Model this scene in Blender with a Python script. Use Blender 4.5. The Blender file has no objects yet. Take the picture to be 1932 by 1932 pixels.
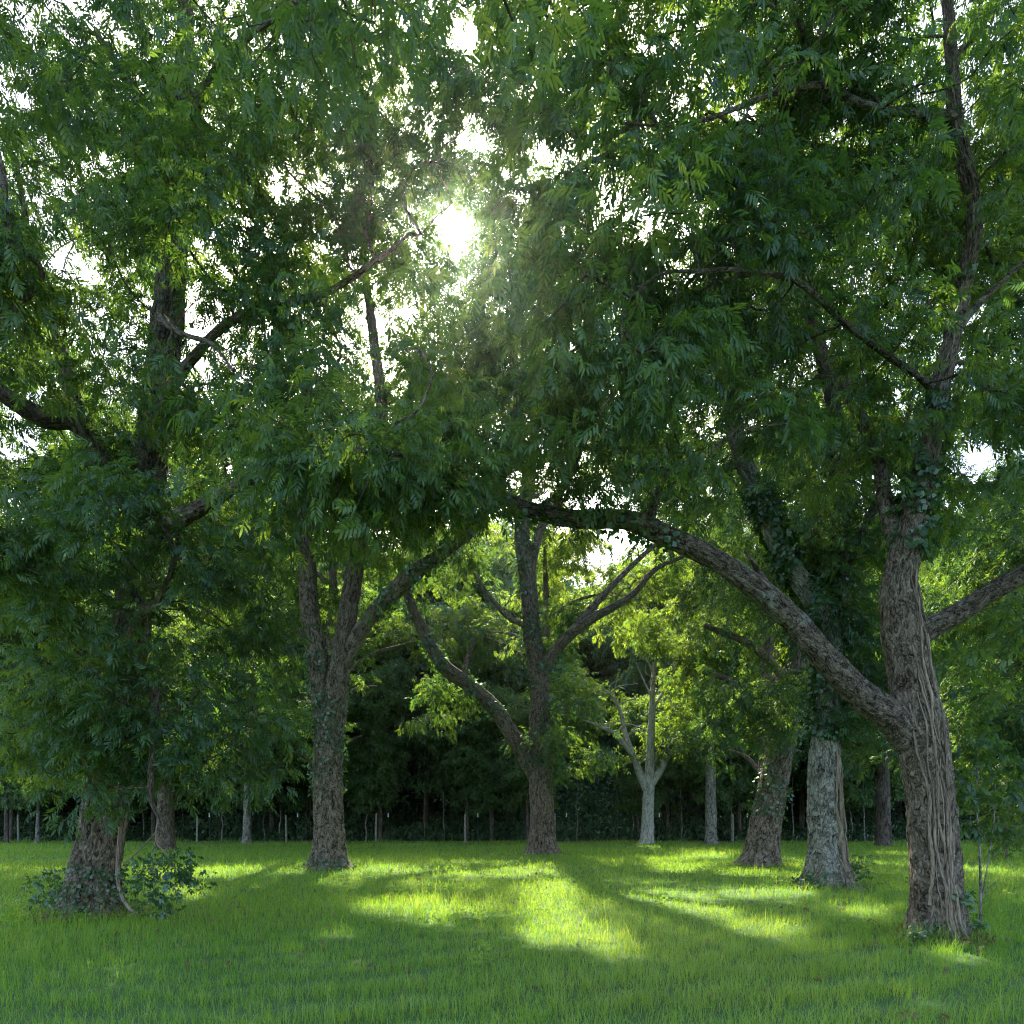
import bpy, math, numpy as np
from mathutils import Vector
rng = np.random.default_rng(7)
C = bpy.context.scene

# ------------------------------------------------------------------ camera, sky, sun, exposure
F = 1260.0; HOR = 1545.0; EYE = 1.6          # focal length and horizon measured on the photo (1932 px wide)
cam_d = bpy.data.cameras.new('camera'); cam = bpy.data.objects.new('camera', cam_d)
C.collection.objects.link(cam); C.camera = cam
cam.location = (0, 0, EYE); cam.rotation_euler = (math.pi/2, 0, 0)
cam_d.sensor_width = 36; cam_d.lens = 36*F/1932; cam_d.shift_y = (HOR-966)/1932
cam_d.clip_start = 0.05; cam_d.clip_end = 3000
def P(u, v, Y): return np.array([(u-966)/F*Y, Y, EYE+(HOR-v)/F*Y])

SUN = np.array([850-966, F, HOR-430.0]); SUN /= np.linalg.norm(SUN)
elev = math.asin(SUN[2]); azi = math.atan2(SUN[0], SUN[1])
W = bpy.data.worlds.new('World'); C.world = W; W.use_nodes = True
nt = W.node_tree; bg = nt.nodes['Background']
sky = nt.nodes.new('ShaderNodeTexSky'); sky.sky_type = 'NISHITA'; sky.sun_disc = False
sky.sun_elevation = elev; sky.sun_rotation = azi; sky.dust_density = 2.2; sky.air_density = 1.0; sky.ozone_density = 1.0
nt.links.new(sky.outputs[0], bg.inputs[0]); bg.inputs[1].default_value = 0.15
sd = bpy.data.lights.new('sun', 'SUN'); sd.energy = 4.4; sd.angle = math.radians(0.53); sd.color = (1, 0.93, 0.80)
so = bpy.data.objects.new('sun', sd); C.collection.objects.link(so)
so.rotation_euler = Vector(SUN).to_track_quat('Z', 'Y').to_euler()
C.view_settings.view_transform = 'Standard'; C.view_settings.look = 'None'
C.view_settings.exposure = 2.15; C.view_settings.gamma = 1.0
C.render.engine = 'CYCLES'
cy = C.cycles
cy.max_bounces = 7; cy.diffuse_bounces = 4; cy.glossy_bounces = 2; cy.transmission_bounces = 5; cy.transparent_max_bounces = 4
cy.caustics_reflective = False; cy.caustics_refractive = False; cy.sample_clamp_indirect = 8
cy.use_denoising = True; cy.denoising_prefilter = 'NONE'; cy.filter_width = 1.15

# ------------------------------------------------------------------ materials
def mat(name):
    m = bpy.data.materials.new(name); m.use_nodes = True
    n = m.node_tree; n.nodes.clear()
    return m, n, n.nodes.new, n.links.new
def ramp(n, stops):
    r = n.nodes.new('ShaderNodeValToRGB'); e = r.color_ramp.elements
    while len(e) < len(stops): e.new(0.5)
    for i, (p, c) in enumerate(stops): e[i].position = p; e[i].color = (*c, 1)
    return r
def leaf_mat(name, cols, trans, tw=0.45, gloss=0.06, rough=0.4):
    """leaf: diffuse + light passing through + a faint waxy gloss; the tint varies from leaf to leaf"""
    m, n, N, L = mat(name)
    a = N('ShaderNodeAttribute'); a.attribute_name = 'tint'
    k = len(cols)
    r1 = ramp(n, [(i/(k-1), c) for i, c in enumerate(cols)]); r2 = ramp(n, [(i/(k-1), c) for i, c in enumerate(trans)])
    L(a.outputs['Fac'], r1.inputs[0]); L(a.outputs['Fac'], r2.inputs[0])
    d = N('ShaderNodeBsdfDiffuse'); t = N('ShaderNodeBsdfTranslucent'); g = N('ShaderNodeBsdfGlossy'); g.inputs['Roughness'].default_value = rough
    L(r1.outputs[0], d.inputs[0]); L(r2.outputs[0], t.inputs[0])
    g.inputs['Color'].default_value = (0.8, 0.9, 0.85, 1)
    x = N('ShaderNodeMixShader'); x.inputs[0].default_value = tw; L(d.outputs[0], x.inputs[1]); L(t.outputs[0], x.inputs[2])
    y = N('ShaderNodeMixShader'); y.inputs[0].default_value = gloss; L(x.outputs[0], y.inputs[1]); L(g.outputs[0], y.inputs[2])
    o = N('ShaderNodeOutputMaterial'); L(y.outputs[0], o.inputs[0])
    return m
def bark_mat(name, dark, mid, light, lichen, lich=0.35, scale=16.0, stretch=0.2, bump=0.9, bd=0.03):
    m, n, N, L = mat(name)
    a = N('ShaderNodeAttribute'); a.attribute_name = 'bc'
    mp = N('ShaderNodeMapping'); mp.inputs['Scale'].default_value = (1, 1, stretch); L(a.outputs['Vector'], mp.inputs[0])
    nz = N('ShaderNodeTexNoise'); nz.inputs['Scale'].default_value = 9; nz.inputs['Detail'].default_value = 4; L(mp.outputs[0], nz.inputs[0])
    mx = N('ShaderNodeMix'); mx.data_type = 'VECTOR'; mx.inputs[0].default_value = 0.22; L(mp.outputs[0], mx.inputs[4]); L(nz.outputs['Color'], mx.inputs[5])
    vo = N('ShaderNodeTexVoronoi'); vo.feature = 'DISTANCE_TO_EDGE'; vo.inputs['Scale'].default_value = scale*1.7; L(mx.outputs[1], vo.inputs[0])
    rg = N('ShaderNodeTexNoise'); rg.inputs['Scale'].default_value = scale*0.9; rg.inputs['Detail'].default_value = 7; rg.inputs['Roughness'].default_value = 0.65; L(mx.outputs[1], rg.inputs[0])
    rm = N('ShaderNodeMapRange'); rm.inputs[1].default_value = 0.36; rm.inputs[2].default_value = 0.62; L(rg.outputs[0], rm.inputs[0])
    vm = N('ShaderNodeMapRange'); vm.inputs[2].default_value = 0.22; L(vo.outputs[0], vm.inputs[0])
    av = N('ShaderNodeMix'); av.inputs[0].default_value = 0.35; L(rm.outputs[0], av.inputs[2]); L(vm.outputs[0], av.inputs[3])
    f = N('ShaderNodeTexNoise'); f.inputs['Scale'].default_value = 60; f.inputs['Detail'].default_value = 6; f.inputs['Roughness'].default_value = 0.7; L(mp.outputs[0], f.inputs[0])
    sm = N('ShaderNodeMapRange'); sm.inputs[1].default_value = 0.0; sm.inputs[1].default_value = 0.12; sm.inputs[2].default_value = 0.80; L(av.outputs[0], sm.inputs[0])
    ml = N('ShaderNodeMath'); ml.operation = 'MULTIPLY'; L(sm.outputs[0], ml.inputs[0])
    ad = N('ShaderNodeMath'); ad.operation = 'ADD'; ad.inputs[1].default_value = 0.45; L(f.outputs[0], ad.inputs[0]); L(ad.outputs[0], ml.inputs[1])
    cr = ramp(n, [(0.0, dark), (0.35, mid), (0.9, light)]); L(ml.outputs[0], cr.inputs[0])
    big = N('ShaderNodeTexNoise'); big.inputs['Scale'].default_value = 3.2; big.inputs['Detail'].default_value = 8; big.inputs['Roughness'].default_value = 0.72; L(a.outputs['Vector'], big.inputs[0])
    lr = N('ShaderNodeMapRange'); lr.inputs[1].default_value = 0.54; lr.inputs[2].default_value = 0.64; lr.inputs[4].default_value = lich; L(big.outputs[0], lr.inputs[0])
    lm = N('ShaderNodeMath'); lm.operation = 'MULTIPLY'; L(lr.outputs[0], lm.inputs[0]); L(sm.outputs[0], lm.inputs[1])
    mc = N('ShaderNodeMix'); mc.data_type = 'RGBA'; L(lm.outputs[0], mc.inputs[0]); L(cr.outputs[0], mc.inputs[6]); mc.inputs[7].default_value = (*lichen, 1)
    b = N('ShaderNodeBump'); b.inputs['Strength'].default_value = bump; b.inputs['Distance'].default_value = bd; L(ml.outputs[0], b.inputs['Height'])
    d = N('ShaderNodeBsdfPrincipled'); d.inputs['Roughness'].default_value = 0.9; d.inputs['Specular IOR Level'].default_value = 0.15
    L(mc.outputs[2], d.inputs['Base Color']); L(b.outputs[0], d.inputs['Normal'])
    o = N('ShaderNodeOutputMaterial'); L(d.outputs[0], o.inputs[0])
    return m
def plain(name, col, rough=0.8, col2=None, sc=8):
    m, n, N, L = mat(name)
    d = N('ShaderNodeBsdfPrincipled'); d.inputs['Roughness'].default_value = rough; d.inputs['Base Color'].default_value = (*col, 1)
    if col2:
        t = N('ShaderNodeTexCoord'); z = N('ShaderNodeTexNoise'); z.inputs['Scale'].default_value = sc; z.inputs['Detail'].default_value = 8
        L(t.outputs['Object'], z.inputs[0]); r = ramp(n, [(0.35, col), (0.65, col2)]); L(z.outputs[0], r.inputs[0]); L(r.outputs[0], d.inputs['Base Color'])
    o = N('ShaderNodeOutputMaterial'); L(d.outputs[0], o.inputs[0])
    return m
M = {}
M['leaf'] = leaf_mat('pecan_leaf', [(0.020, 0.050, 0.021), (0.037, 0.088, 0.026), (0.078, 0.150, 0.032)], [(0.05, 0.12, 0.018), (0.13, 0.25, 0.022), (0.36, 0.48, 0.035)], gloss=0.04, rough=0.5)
M['leaf_far'] = leaf_mat('wood_leaf', [(0.036, 0.095, 0.036), (0.060, 0.140, 0.040), (0.090, 0.180, 0.042)], [(0.10, 0.22, 0.02), (0.24, 0.38, 0.02), (0.42, 0.52, 0.03)], gloss=0.05, rough=.55)
M['leaf_dark'] = leaf_mat('undergrowth_leaf', [(0.032, 0.085, 0.036), (0.055, 0.125, 0.042), (0.090, 0.170, 0.045)], [(0.05, 0.12, 0.02), (0.10, 0.2, 0.02), (0.2, 0.32, 0.03)], tw=0.25, gloss=0.06, rough=.5)
M['ivy'] = leaf_mat('ivy_leaf', [(0.020, 0.060, 0.022), (0.035, 0.095, 0.025), (0.06, 0.14, 0.03)], [(0.06, 0.16, 0.02), (0.12, 0.26, 0.02), (0.25, 0.4, 0.03)], tw=0.3, gloss=0.08)
M['grass'] = leaf_mat('grass_blade', [(0.105, 0.235, 0.026), (0.180, 0.335, 0.034), (0.26, 0.38, 0.09)], [(0.16, 0.44, 0.025), (0.32, 0.54, 0.012), (0.54, 0.60, 0.06)], tw=0.46, gloss=0.03, rough=0.5)
M['bark'] = bark_mat('pecan_bark', (0.018, 0.014, 0.011), (0.135, 0.100, 0.070), (0.34, 0.275, 0.205), (0.42, 0.42, 0.33), scale=23, stretch=.30, bump=1.0, bd=.05)
M['bark_grey'] = bark_mat('pale_grey_bark', (0.03, 0.027, 0.022), (0.19, 0.175, 0.14), (0.44, 0.42, 0.36), (0.48, 0.52, 0.40), lich=0.6, scale=19, stretch=.30, bump=1.0, bd=.05)
M['bark_dark'] = bark_mat('dark_bark', (0.018, 0.014, 0.012), (0.07, 0.055, 0.045), (0.16, 0.13, 0.11), (0.25, 0.27, 0.2), lich=0.5, bump=0.8)
M['bark_limb'] = bark_mat('limb_bark', (0.015, 0.012, 0.010), (0.105, 0.080, 0.058), (0.29, 0.235, 0.18), (0.42, 0.46, 0.38), lich=0.85, scale=26, stretch=0.45, bump=1.0, bd=.045)
M['twig'] = plain('twig_bark', (0.09, 0.075, 0.06), 0.9, (0.22, 0.20, 0.17), 5)
M['vine'] = bark_mat('vine_bark', (0.05, 0.035, 0.025), (0.19, 0.145, 0.105), (0.36, 0.28, 0.205), (0.3, 0.3, 0.25), lich=0.2, scale=40, stretch=0.1, bd=0.01)

# ------------------------------------------------------------------ mesh helpers
def mesh(name, V, Fs, material, parent=None, smooth=False, origin=(0, 0, 0), attrs=None, mats=None, midx=None):
    """Fs: list of index arrays (M,k). attrs: {name: (per vertex array)}"""
    me = bpy.data.meshes.new(name)
    V = np.asarray(V, dtype=np.float32) - np.asarray(origin, dtype=np.float32)
    Fs = [np.asarray(f, dtype=np.int32) for f in Fs if len(f)]
    nl = sum(f.size for f in Fs); nf = sum(len(f) for f in Fs)
    me.vertices.add(len(V)); me.vertices.foreach_set('co', V.ravel())
    me.loops.add(nl); me.loops.foreach_set('vertex_index', np.concatenate([f.ravel() for f in Fs]))
    tot = np.concatenate([np.full(len(f), f.shape[1], dtype=np.int32) for f in Fs])
    st = np.concatenate([[0], np.cumsum(tot)[:-1]]).astype(np.int32)
    me.polygons.add(nf); me.polygons.foreach_set('loop_start', st); me.polygons.foreach_set('loop_total', tot)
    if smooth: me.polygons.foreach_set('use_smooth', np.ones(nf, dtype=bool))
    for k, a in (attrs or {}).items():
        a = np.asarray(a, dtype=np.float32)
        if a.ndim == 1: at = me.attributes.new(k, 'FLOAT', 'POINT'); at.data.foreach_set('value', a)
        else: at = me.attributes.new(k, 'FLOAT_VECTOR', 'POINT'); at.data.foreach_set('vector', a.ravel())
    me.update(calc_edges=True)
    for mm in (mats or [material]): me.materials.append(mm)
    if midx is not None: me.polygons.foreach_set('material_index', np.asarray(midx, dtype=np.int32))
    o = bpy.data.objects.new(name, me); C.collection.objects.link(o)
    if parent is not None: o.parent = parent
    return o
def thing(name, label, cat, loc, group=None):
    o = bpy.data.objects.new(name, None); C.collection.objects.link(o); o.location = tuple(float(x) for x in loc)
    o['label'] = label; o['category'] = cat
    if group: o['group'] = group
    o.empty_display_size = 0.2
    return o

class Noise:
    """smooth noise from sines in random directions"""
    def __init__(s, seed, freq, n=7):
        r = np.random.default_rng(seed); d = r.normal(size=(n, 3)); d /= np.linalg.norm(d, axis=1)[:, None]
        s.k = d*freq*r.uniform(0.6, 1.8, (n, 1)); s.p = r.uniform(0, 6.28, n); s.n = n
    def __call__(s, X): return np.sin(X@s.k.T+s.p).sum(1)/math.sqrt(s.n)*0.9
nz1, nz2, nz3 = Noise(1, 3.0), Noise(2, 9.0), Noise(3, 26.0)

def smooth_line(pts, rad, step):
    pts = np.asarray(pts, float); rad = np.asarray(rad, float)
    if len(pts) < 2: return pts, rad
    p = np.vstack([2*pts[0]-pts[1], pts, 2*pts[-1]-pts[-2]])
    out, ro = [], []
    for i in range(len(pts)-1):
        p0, p1, p2, p3 = p[i], p[i+1], p[i+2], p[i+3]
        n = max(1, int(math.ceil(np.linalg.norm(p2-p1)/step)))
        t = (np.arange(n)/n)[:, None]
        out.append(0.5*((2*p1)+(-p0+p2)*t+(2*p0-5*p1+4*p2-p3)*t*t+(-p0+3*p1-3*p2+p3)*t**3))
        ro.append(rad[i]+(rad[i+1]-rad[i])*(t[:, 0]))
    out.append(pts[-1:]); ro.append(rad[-1:])
    return np.vstack(out), np.concatenate(ro)

class Tubes:
    def __init__(s): s.V, s.Q, s.B, s.n = [], [], [], 0
    def add(s, pts, rad, sides, step=None, flare=0.0, furrow=0.0, lump=0.0, seed=0, tip=True):
        if step: pts, rad = smooth_line(pts, rad, step)
        pts = np.asarray(pts, float); rad = np.asarray(rad, float); m = len(pts)
        T = np.gradient(pts, axis=0); T /= np.linalg.norm(T, axis=1)[:, None]+1e-9
        a = np.array([1., 0, 0]) if abs(T[0, 0]) < 0.9 else np.array([0, 1., 0])
        U = np.zeros_like(T); u = a-T[0]*(a@T[0])
        for i in range(m):
            u = u-T[i]*(u@T[i]); u = u/(np.linalg.norm(u)+1e-9); U[i] = u
        Wv = np.cross(T, U)
        th = np.arange(sides)/sides*2*math.pi
        L = np.concatenate([[0], np.cumsum(np.linalg.norm(np.diff(pts, axis=0), axis=1))])
        c, sn = np.cos(th), np.sin(th)
        R = np.repeat(rad[:, None], sides, 1)
        if flare:
            h = (pts[:, 2]-pts[0, 2])[:, None]
            lob = 0.75+0.35*np.sin(5*th+seed)+0.25*np.sin(3*th+1.7*seed)+0.12*np.sin(9*th+seed*3)
            R = R*(1+flare*np.exp(-np.clip(h-0.1, 0, 9)/0.22)*lob[None]+0.12*flare*np.exp(-h/0.9)*lob[None])
        bc = np.stack([(c*rad.mean())[None].repeat(m, 0), (sn*rad.mean())[None].repeat(m, 0), L[:, None].repeat(sides, 1)], -1)+seed*3.1
        b = bc.reshape(-1, 3)
        if lump: R = R*(1+lump*(nz1(b*[1.5, 1.5, .6])*0.6+nz2(b*[.8, .8, .35])*0.4).reshape(m, sides))
        if furrow:
            w = nz1(b*[1, 1, 1.0])*1.3+nz2(b*[.5, .5, .8])*0.7
            nr = max(5, int(rad.mean()*46)); a_ = np.tile(th, m)*nr; z_ = b[:, 2]*5.0
            rid = (np.abs(np.sin(a_+z_+w*1.6))*np.abs(np.sin(a_-z_*0.8+w*1.1+nz2(b*[.6, .6, .5]+7)*.8))) ** 0.35
            brk = 0.8+0.2*np.sin(b[:, 2]*31+nz2(b)*4+a_)
            R = R+furrow*((rid*brk)-0.6).reshape(m, sides)+furrow*0.35*nz3(b).reshape(m, sides)
        V = pts[:, None]+R[..., None]*(U[:, None]*c[None, :, None]+Wv[:, None]*sn[None, :, None])
        i = np.arange(m-1)[:, None]*sides; j = np.arange(sides)[None]; j2 = (j+1) % sides
        q = np.stack([i+j, i+j2, i+sides+j2, i+sides+j], -1).reshape(-1, 4)+s.n
        s.V.append(V.reshape(-1, 3)); s.Q.append(q); s.B.append(b); s.n += m*sides
        return pts, rad, V
    def build(s, name, material, parent=None, origin=(0, 0, 0)):
        V, B = np.vstack(s.V), np.vstack(s.B)
        return mesh(name, V, [np.vstack(s.Q)], material, parent, True, origin, {'bc': B})

# ------------------------------------------------------------------ leaves
def make_leaf(pairs, L, ll, lw, detail, r, droop=0.35, sep=True):
    """pinnate leaf along +X: leaflets in pairs and one at the tip, hanging"""
    V, T = [], []
    def leaflet(o, ang, ln, w, dz):
        d = np.array([math.cos(ang), math.sin(ang), -dz]); d /= np.linalg.norm(d)
        s = np.array([-math.sin(ang), math.cos(ang), r.normal()*0.35]); s /= np.linalg.norm(s)
        cv = 0.25*ln; n0 = len(V)
        sag = lambda t: np.array([0, 0, -cv*t*t])
        if detail >= 1:
            fold = np.array([0, 0, 0.25*w])
            V.extend([o, o+d*ln*.3+s*w*.45+sag(.3)+fold, o+d*ln*.3-s*w*.45+sag(.3)+fold,
                      o+d*ln*.65+s*w*.42+sag(.65), o+d*ln*.65-s*w*.42+sag(.65), o+d*ln+sag(1.0)])
            for t in ((0, 2, 1), (1, 2, 4), (1, 4, 3), (3, 4, 5)): T.append([n0+k for k in t])
        else:
            V.extend([o, o+d*ln*.45+s*w*.5+sag(.45), o+d*ln*.45-s*w*.5+sag(.45), o+d*ln+sag(1.0)])
            T.append([n0, n0+2, n0+1]); T.append([n0+1, n0+2, n0+3])
    rach = lambda t: np.array([L*t*(1-.12*t), 0, -droop*L*t*t])
    for k in range(pairs):
        t = 0.25+0.68*k/max(1, pairs-1) if pairs > 1 else 0.5
        sc = 0.75+0.35*math.sin(math.pi*(0.2+0.7*k/max(1, pairs)))
        for sg in (-1, 1):
            leaflet(rach(t+r.uniform(-.03, .03)), sg*r.uniform(0.75, 1.1), ll*sc*r.uniform(.85, 1.15), lw*sc, r.uniform(.15, .7))
    leaflet(rach(1.0), r.normal()*0.15, ll*1.05, lw, 0.7)
    if detail >= 2:   # the leaf stalk
        n0 = len(V); w = 0.0016
        for t in (0, .5, 1): V.extend([rach(t)+[0, w, 0], rach(t)-[0, w, 0]])
        for k in (0, 2): T.append([n0+k, n0+k+1, n0+k+3]); T.append([n0+k, n0+k+3, n0+k+2])
    return np.array(V), np.array(T)
def protos(n, **k):
    r = np.random.default_rng(k.pop('seed', 5))
    return [make_leaf(r=r, **k) for _ in range(n)]
PRO = {
 'near': protos(6, pairs=5, L=0.30, ll=0.125, lw=0.034, detail=2),
 'mid': protos(5, pairs=4, L=0.32, ll=0.15, lw=0.050, detail=0),
 'far': protos(5, pairs=2, L=0.30, ll=0.24, lw=0.095, detail=0, droop=0.3),
 'wood': protos(5, pairs=1, L=0.20, ll=0.26, lw=0.13, detail=0, droop=0.2),
 'weed': protos(4, pairs=2, L=0.05, ll=0.05, lw=0.022, detail=1, droop=0.2),
 'big': protos(3, pairs=2, L=0.16, ll=0.15, lw=0.075, detail=1, droop=0.3),
}
def place_leaves(O, D, S, lod, tint, roll=0.5, r=rng):
    """copies of the leaf shapes at origins O along D with sizes S -> V, T, tint per vertex"""
    pr = PRO[lod]; which = r.integers(0, len(pr), len(O))
    X = D/(np.linalg.norm(D, axis=1)[:, None]+1e-9)
    Y = np.cross([0, 0, 1.0], X); ln = np.linalg.norm(Y, axis=1); Y[ln < .05] = [1, 0, 0]; Y /= np.linalg.norm(Y, axis=1)[:, None]
    Z = np.cross(X, Y); a = r.normal(size=len(O))*roll
    Y2 = Y*np.cos(a)[:, None]+Z*np.sin(a)[:, None]; Z2 = np.cross(X, Y2)
    Vs, Ts, Ti, n = [], [], [], 0
    for k, (pv, pt) in enumerate(pr):
        i = np.nonzero(which == k)[0]
        if not len(i): continue
        s = S[i][:, None, None]
        v = O[i][:, None]+s*(pv[None, :, :1]*X[i][:, None]+pv[None, :, 1:2]*Y2[i][:, None]+pv[None, :, 2:]*Z2[i][:, None])
        Vs.append(v.reshape(-1, 3)); Ts.append((pt[None]+np.arange(len(i))[:, None, None]*len(pv)).reshape(-1, 3)+n)
        Ti.append(np.repeat(tint[i], len(pv))); n += len(i)*len(pv)
    return np.vstack(Vs), np.vstack(Ts), np.concatenate(Ti)

# openings in the canopy: where the low sun comes through to the lawn, and where sky shows
LIT = [(760, 1716, 115, 17), (1050, 1690, 50, 26), (1060, 1740, 75, 24), (1080, 1780, 120, 22), (1170, 1815, 45, 25), (1240, 1702, 110, 20), (1330, 1722, 60, 12),
       (1450, 1690, 110, 12), (1545, 1660, 50, 9), (1660, 1728, 55, 14), (1480, 1765, 90, 17), (820, 1745, 40, 14), (350, 1690, 40, 14), (700, 1641, 40, 6),
       (1330, 1615, 60, 6), (1290, 1640, 60, 7), (560, 1602, 40, 4), (1000, 1608, 25, 4), (1850, 1815, 60, 18), (1210, 1615, 40, 5), (1420, 1650, 60, 6), (640, 1770, 40, 8)]
GAP = [(858, 425, 38, 56, 1.0), (520, 330, 28, 40, .9), (890, 255, 40, 30, .9), (1030, 270, 36, 24, .9), (862, 62, 30, 34, .85),
       (640, 640, 34, 22, .7), (770, 610, 26, 34, .5), (25, 140, 50, 80, .6), (90, 320, 60, 60, .7), (30, 830, 36, 46, .7), (1850, 850, 34, 34, .8), (1085, 862, 34, 16, .6),
       (1416, 198, 32, 22, .9), (1330, 400, 40, 26, .7), (1260, 490, 50, 26, .6), (1190, 390, 80, 50, .35), (640, 330, 150, 100, .25),
       (395, 600, 55, 26, .7), (130, 470, 80, 60, .5), (1500, 690, 60, 40, .6), (1350, 795, 90, 40, .55), (430, 440, 90, 40, .45), (150, 620, 60, 40, .6), (990, 560, 90, 60, .3), (210, 300, 60, 30, .6),
       (1030, 650, 60, 20, .4), (1540, 250, 60, 30, .4), (700, 480, 60, 40, .35)]
LITP = [(P(1340, 1330, 42), 2.2), (P(1110, 1310, 43), 2.0), (P(1280, 1210, 41), 2.5), (P(880, 1190, 42), 2.2), (P(1130, 1110, 37), 2.5), (P(1180, 1080, 37), 3.0), (P(1320, 1170, 37), 2.2), (P(1040, 1050, 36), 2.0), (P(1400, 1330, 21.3), 1.3), (P(800, 1330, 30), 1.5), (P(1360, 150, 8.4), .55), (P(420, 50, 9.8), .7), (P(640, 850, 7), .5),
        (P(1800, 540, 7.9), .4), (P(500, 900, 8), .4), (P(1860, 1110, 24), 2.6), (P(350, 420, 9.6), .8), (P(1480, 950, 30), 1.6), (P(1530, 1130, 22), 1.0), (P(180, 980, 8.6), .5), (P(1170, 260, 7.8), .5), (P(450, 1200, 12), .8), (P(860, 1200, 36), 1.6)]
VIS = [([(1770, 740), (1815, 560), (1838, 400), (1805, 240), (1795, 100), (1785, -40)], 9, 24), ([(1735, 712), (1600, 615), (1540, 560), (1490, 525), (1400, 510), (1250, 516)], 8.2, 13),
       ([(1806, 225), (1680, 210), (1560, 165), (1480, 168), (1290, 236)], 8.4, 14), ([(1698, 1100), (1718, 1000), (1745, 880)], 9, 40), ([(316, 530), (316, 600)], 11, 24), ([(-10, 735), (80, 788), (150, 800)], 10.7, 22),
       ([(622, 1390), (642, 1250), (655, 1170), (668, 1080)], 21, 30), ([(618, 1400), (598, 1230), (578, 1060)], 20.6, 28), ([(680, 1190), (790, 1075), (855, 1030)], 20.4, 24),
       ([(690, 520), (705, 640), (722, 780)], 20.5, 14), ([(1395, 850), (1430, 930), (1470, 1030), (1515, 1100)], 15.4, 30), ([(300, 605), (340, 628), (400, 650), (430, 680)], 8.6, 10),
       ([(1000, 1290), (1005, 1200), (996, 1100), (985, 1000)], 29.5, 26), ([(1130, 1160), (1190, 1125), (1235, 1075)], 29, 14), ([(985, 1420), (890, 1295), (805, 1200), (775, 1140)], 29, 26),
       ([(400, 945), (340, 978)], 9.6, 12), ([(300, 1130), (330, 1050), (312, 995)], 8.8, 10), ([(288, 1400), (285, 1500)], 9.1, 9), ([(1570, 760), (1540, 640)], 16, 20), ([(1700, 700), (1640, 480)], 9, 8),
       ([(450, 1480), (470, 1590)], 40, 16), ([(305, 1500), (312, 1590)], 33, 20), ([(1238, 1420), (1231, 1260)], 41.5, 14), ([(1219, 1490), (1182, 1390), (1135, 1295)], 41.5, 14), ([(1190, 1420), (1100, 1358)], 40.8, 12), ([(1222, 1490), (1270, 1420)], 41.5, 14), ([(1562, 1640), (1556, 1440)], 15, 30)]
def carve(p, r=rng, lit=True, gap=True, keepg=None):
    keep = np.ones(len(p), bool)
    wob = nz2(p*0.5)*0.18
    if lit:
        t = p[:, 2]/SUN[2]; g = p-SUN[None]*t[:, None]
        ok = g[:, 1] > 3; gy = np.where(ok, g[:, 1], 3)
        gu = 966+g[:, 0]/gy*F; gv = HOR+EYE/gy*F
        for u, v, a, b in LIT:
            d = ((gu-u)/a)**2+((gv-v)/b)**2
            keep &= ~(ok & (d < 1.15+wob))
    if gap:
        ok = p[:, 1] > 1.5; y = np.where(ok, p[:, 1], 1.5)
        pu = 966+p[:, 0]/y*F; pv = HOR-(p[:, 2]-EYE)/y*F; coh = nz2(p*0.45)
        for u, v, a, b, pr in GAP:
            d = ((pu-u)/a)**2+((pv-v)/b)**2
            keep &= ~(ok & (d < 1.0+2*wob) & ((coh < (pr-0.5)*2.2) | (pr >= .85)))
    if lit:      # shafts of sun reaching into the foliage
        for c, rr in LITP:
            w = p-c; t = w@SUN; d = np.linalg.norm(w-t[:, None]*SUN, axis=1)
            keep &= ~((t > rr*1.3) & (d < rr*(.9+.5*wob*3)))
    if gap:      # bare stretches of limb: no leaves hang right in front of them
        for ln, Yl, hw in VIS:
            q = np.array(ln, float); best = np.full(len(p), 1e9)
            for a, b in zip(q[:-1], q[1:]):
                t = np.clip(((pu-a[0])*(b[0]-a[0])+(pv-a[1])*(b[1]-a[1]))/((b-a)@(b-a)), 0, 1)
                best = np.minimum(best, np.hypot(pu-a[0]-t*(b[0]-a[0]), pv-a[1]-t*(b[1]-a[1])))
            keep &= ~((best < hw*(1.15+.6*nz2(p*.6))) & (p[:, 1] < Yl+.1) & ok)
    return keep

def sample_pads(ells, r, per, flat=0.45):
    """foliage pads inside ellipsoids given as centre (world), radii (m), number of pads"""
    out = []
    for c, rad, n, psz in ells:
        d = r.normal(size=(n, 3)); d /= np.linalg.norm(d, axis=1)[:, None]
        q = d*(r.random(n)**0.42)[:, None]*np.asarray(rad)+np.asarray(c)
        for x in q:
            k = max(3, int(per*r.uniform(.6, 1.4))); s = psz*r.uniform(.7, 1.25)
            out.append(x+np.clip(r.normal(size=(k, 3)), -1.7, 1.7)*[s*.62, s*.62, s*flat*.62])
    return np.vstack(out)

def grow(skel, pts, r, w=0.22):
    """join foliage points to the nearest wood, nearest first; -> nodes, parent index"""
    nodes = [np.asarray(skel)]; n0 = len(skel)
    A = np.asarray(skel); path = np.zeros(n0)
    N = len(pts); best = np.full(N, 1e9); bp = np.zeros(N, int); dist = np.zeros(N)
    for j in range(0, n0):
        d = np.linalg.norm(pts-A[j], axis=1); up = pts[:, 2]-A[j][2]
        c = d+0.25*np.clip(-up, 0, 9)
        m = c < best; best[m] = c[m]; bp[m] = j; dist[m] = d[m]
    done = np.zeros(N, bool); par = np.full(N, -1); order = []
    plen = np.zeros(n0+N); base_best = best.copy()
    for k in range(N):
        b = np.where(done, 1e9, best); i = int(np.argmin(b)); done[i] = True
        par[i] = bp[i]; plen[n0+i] = plen[bp[i]]+dist[i]; order.append(i)
        d = np.linalg.norm(pts-pts[i], axis=1); c = d+w*plen[n0+i]+0.05
        m = (~done) & (c < best); best[m] = c[m]; bp[m] = n0+i; dist[m] = d[m]
    return par, order

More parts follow.
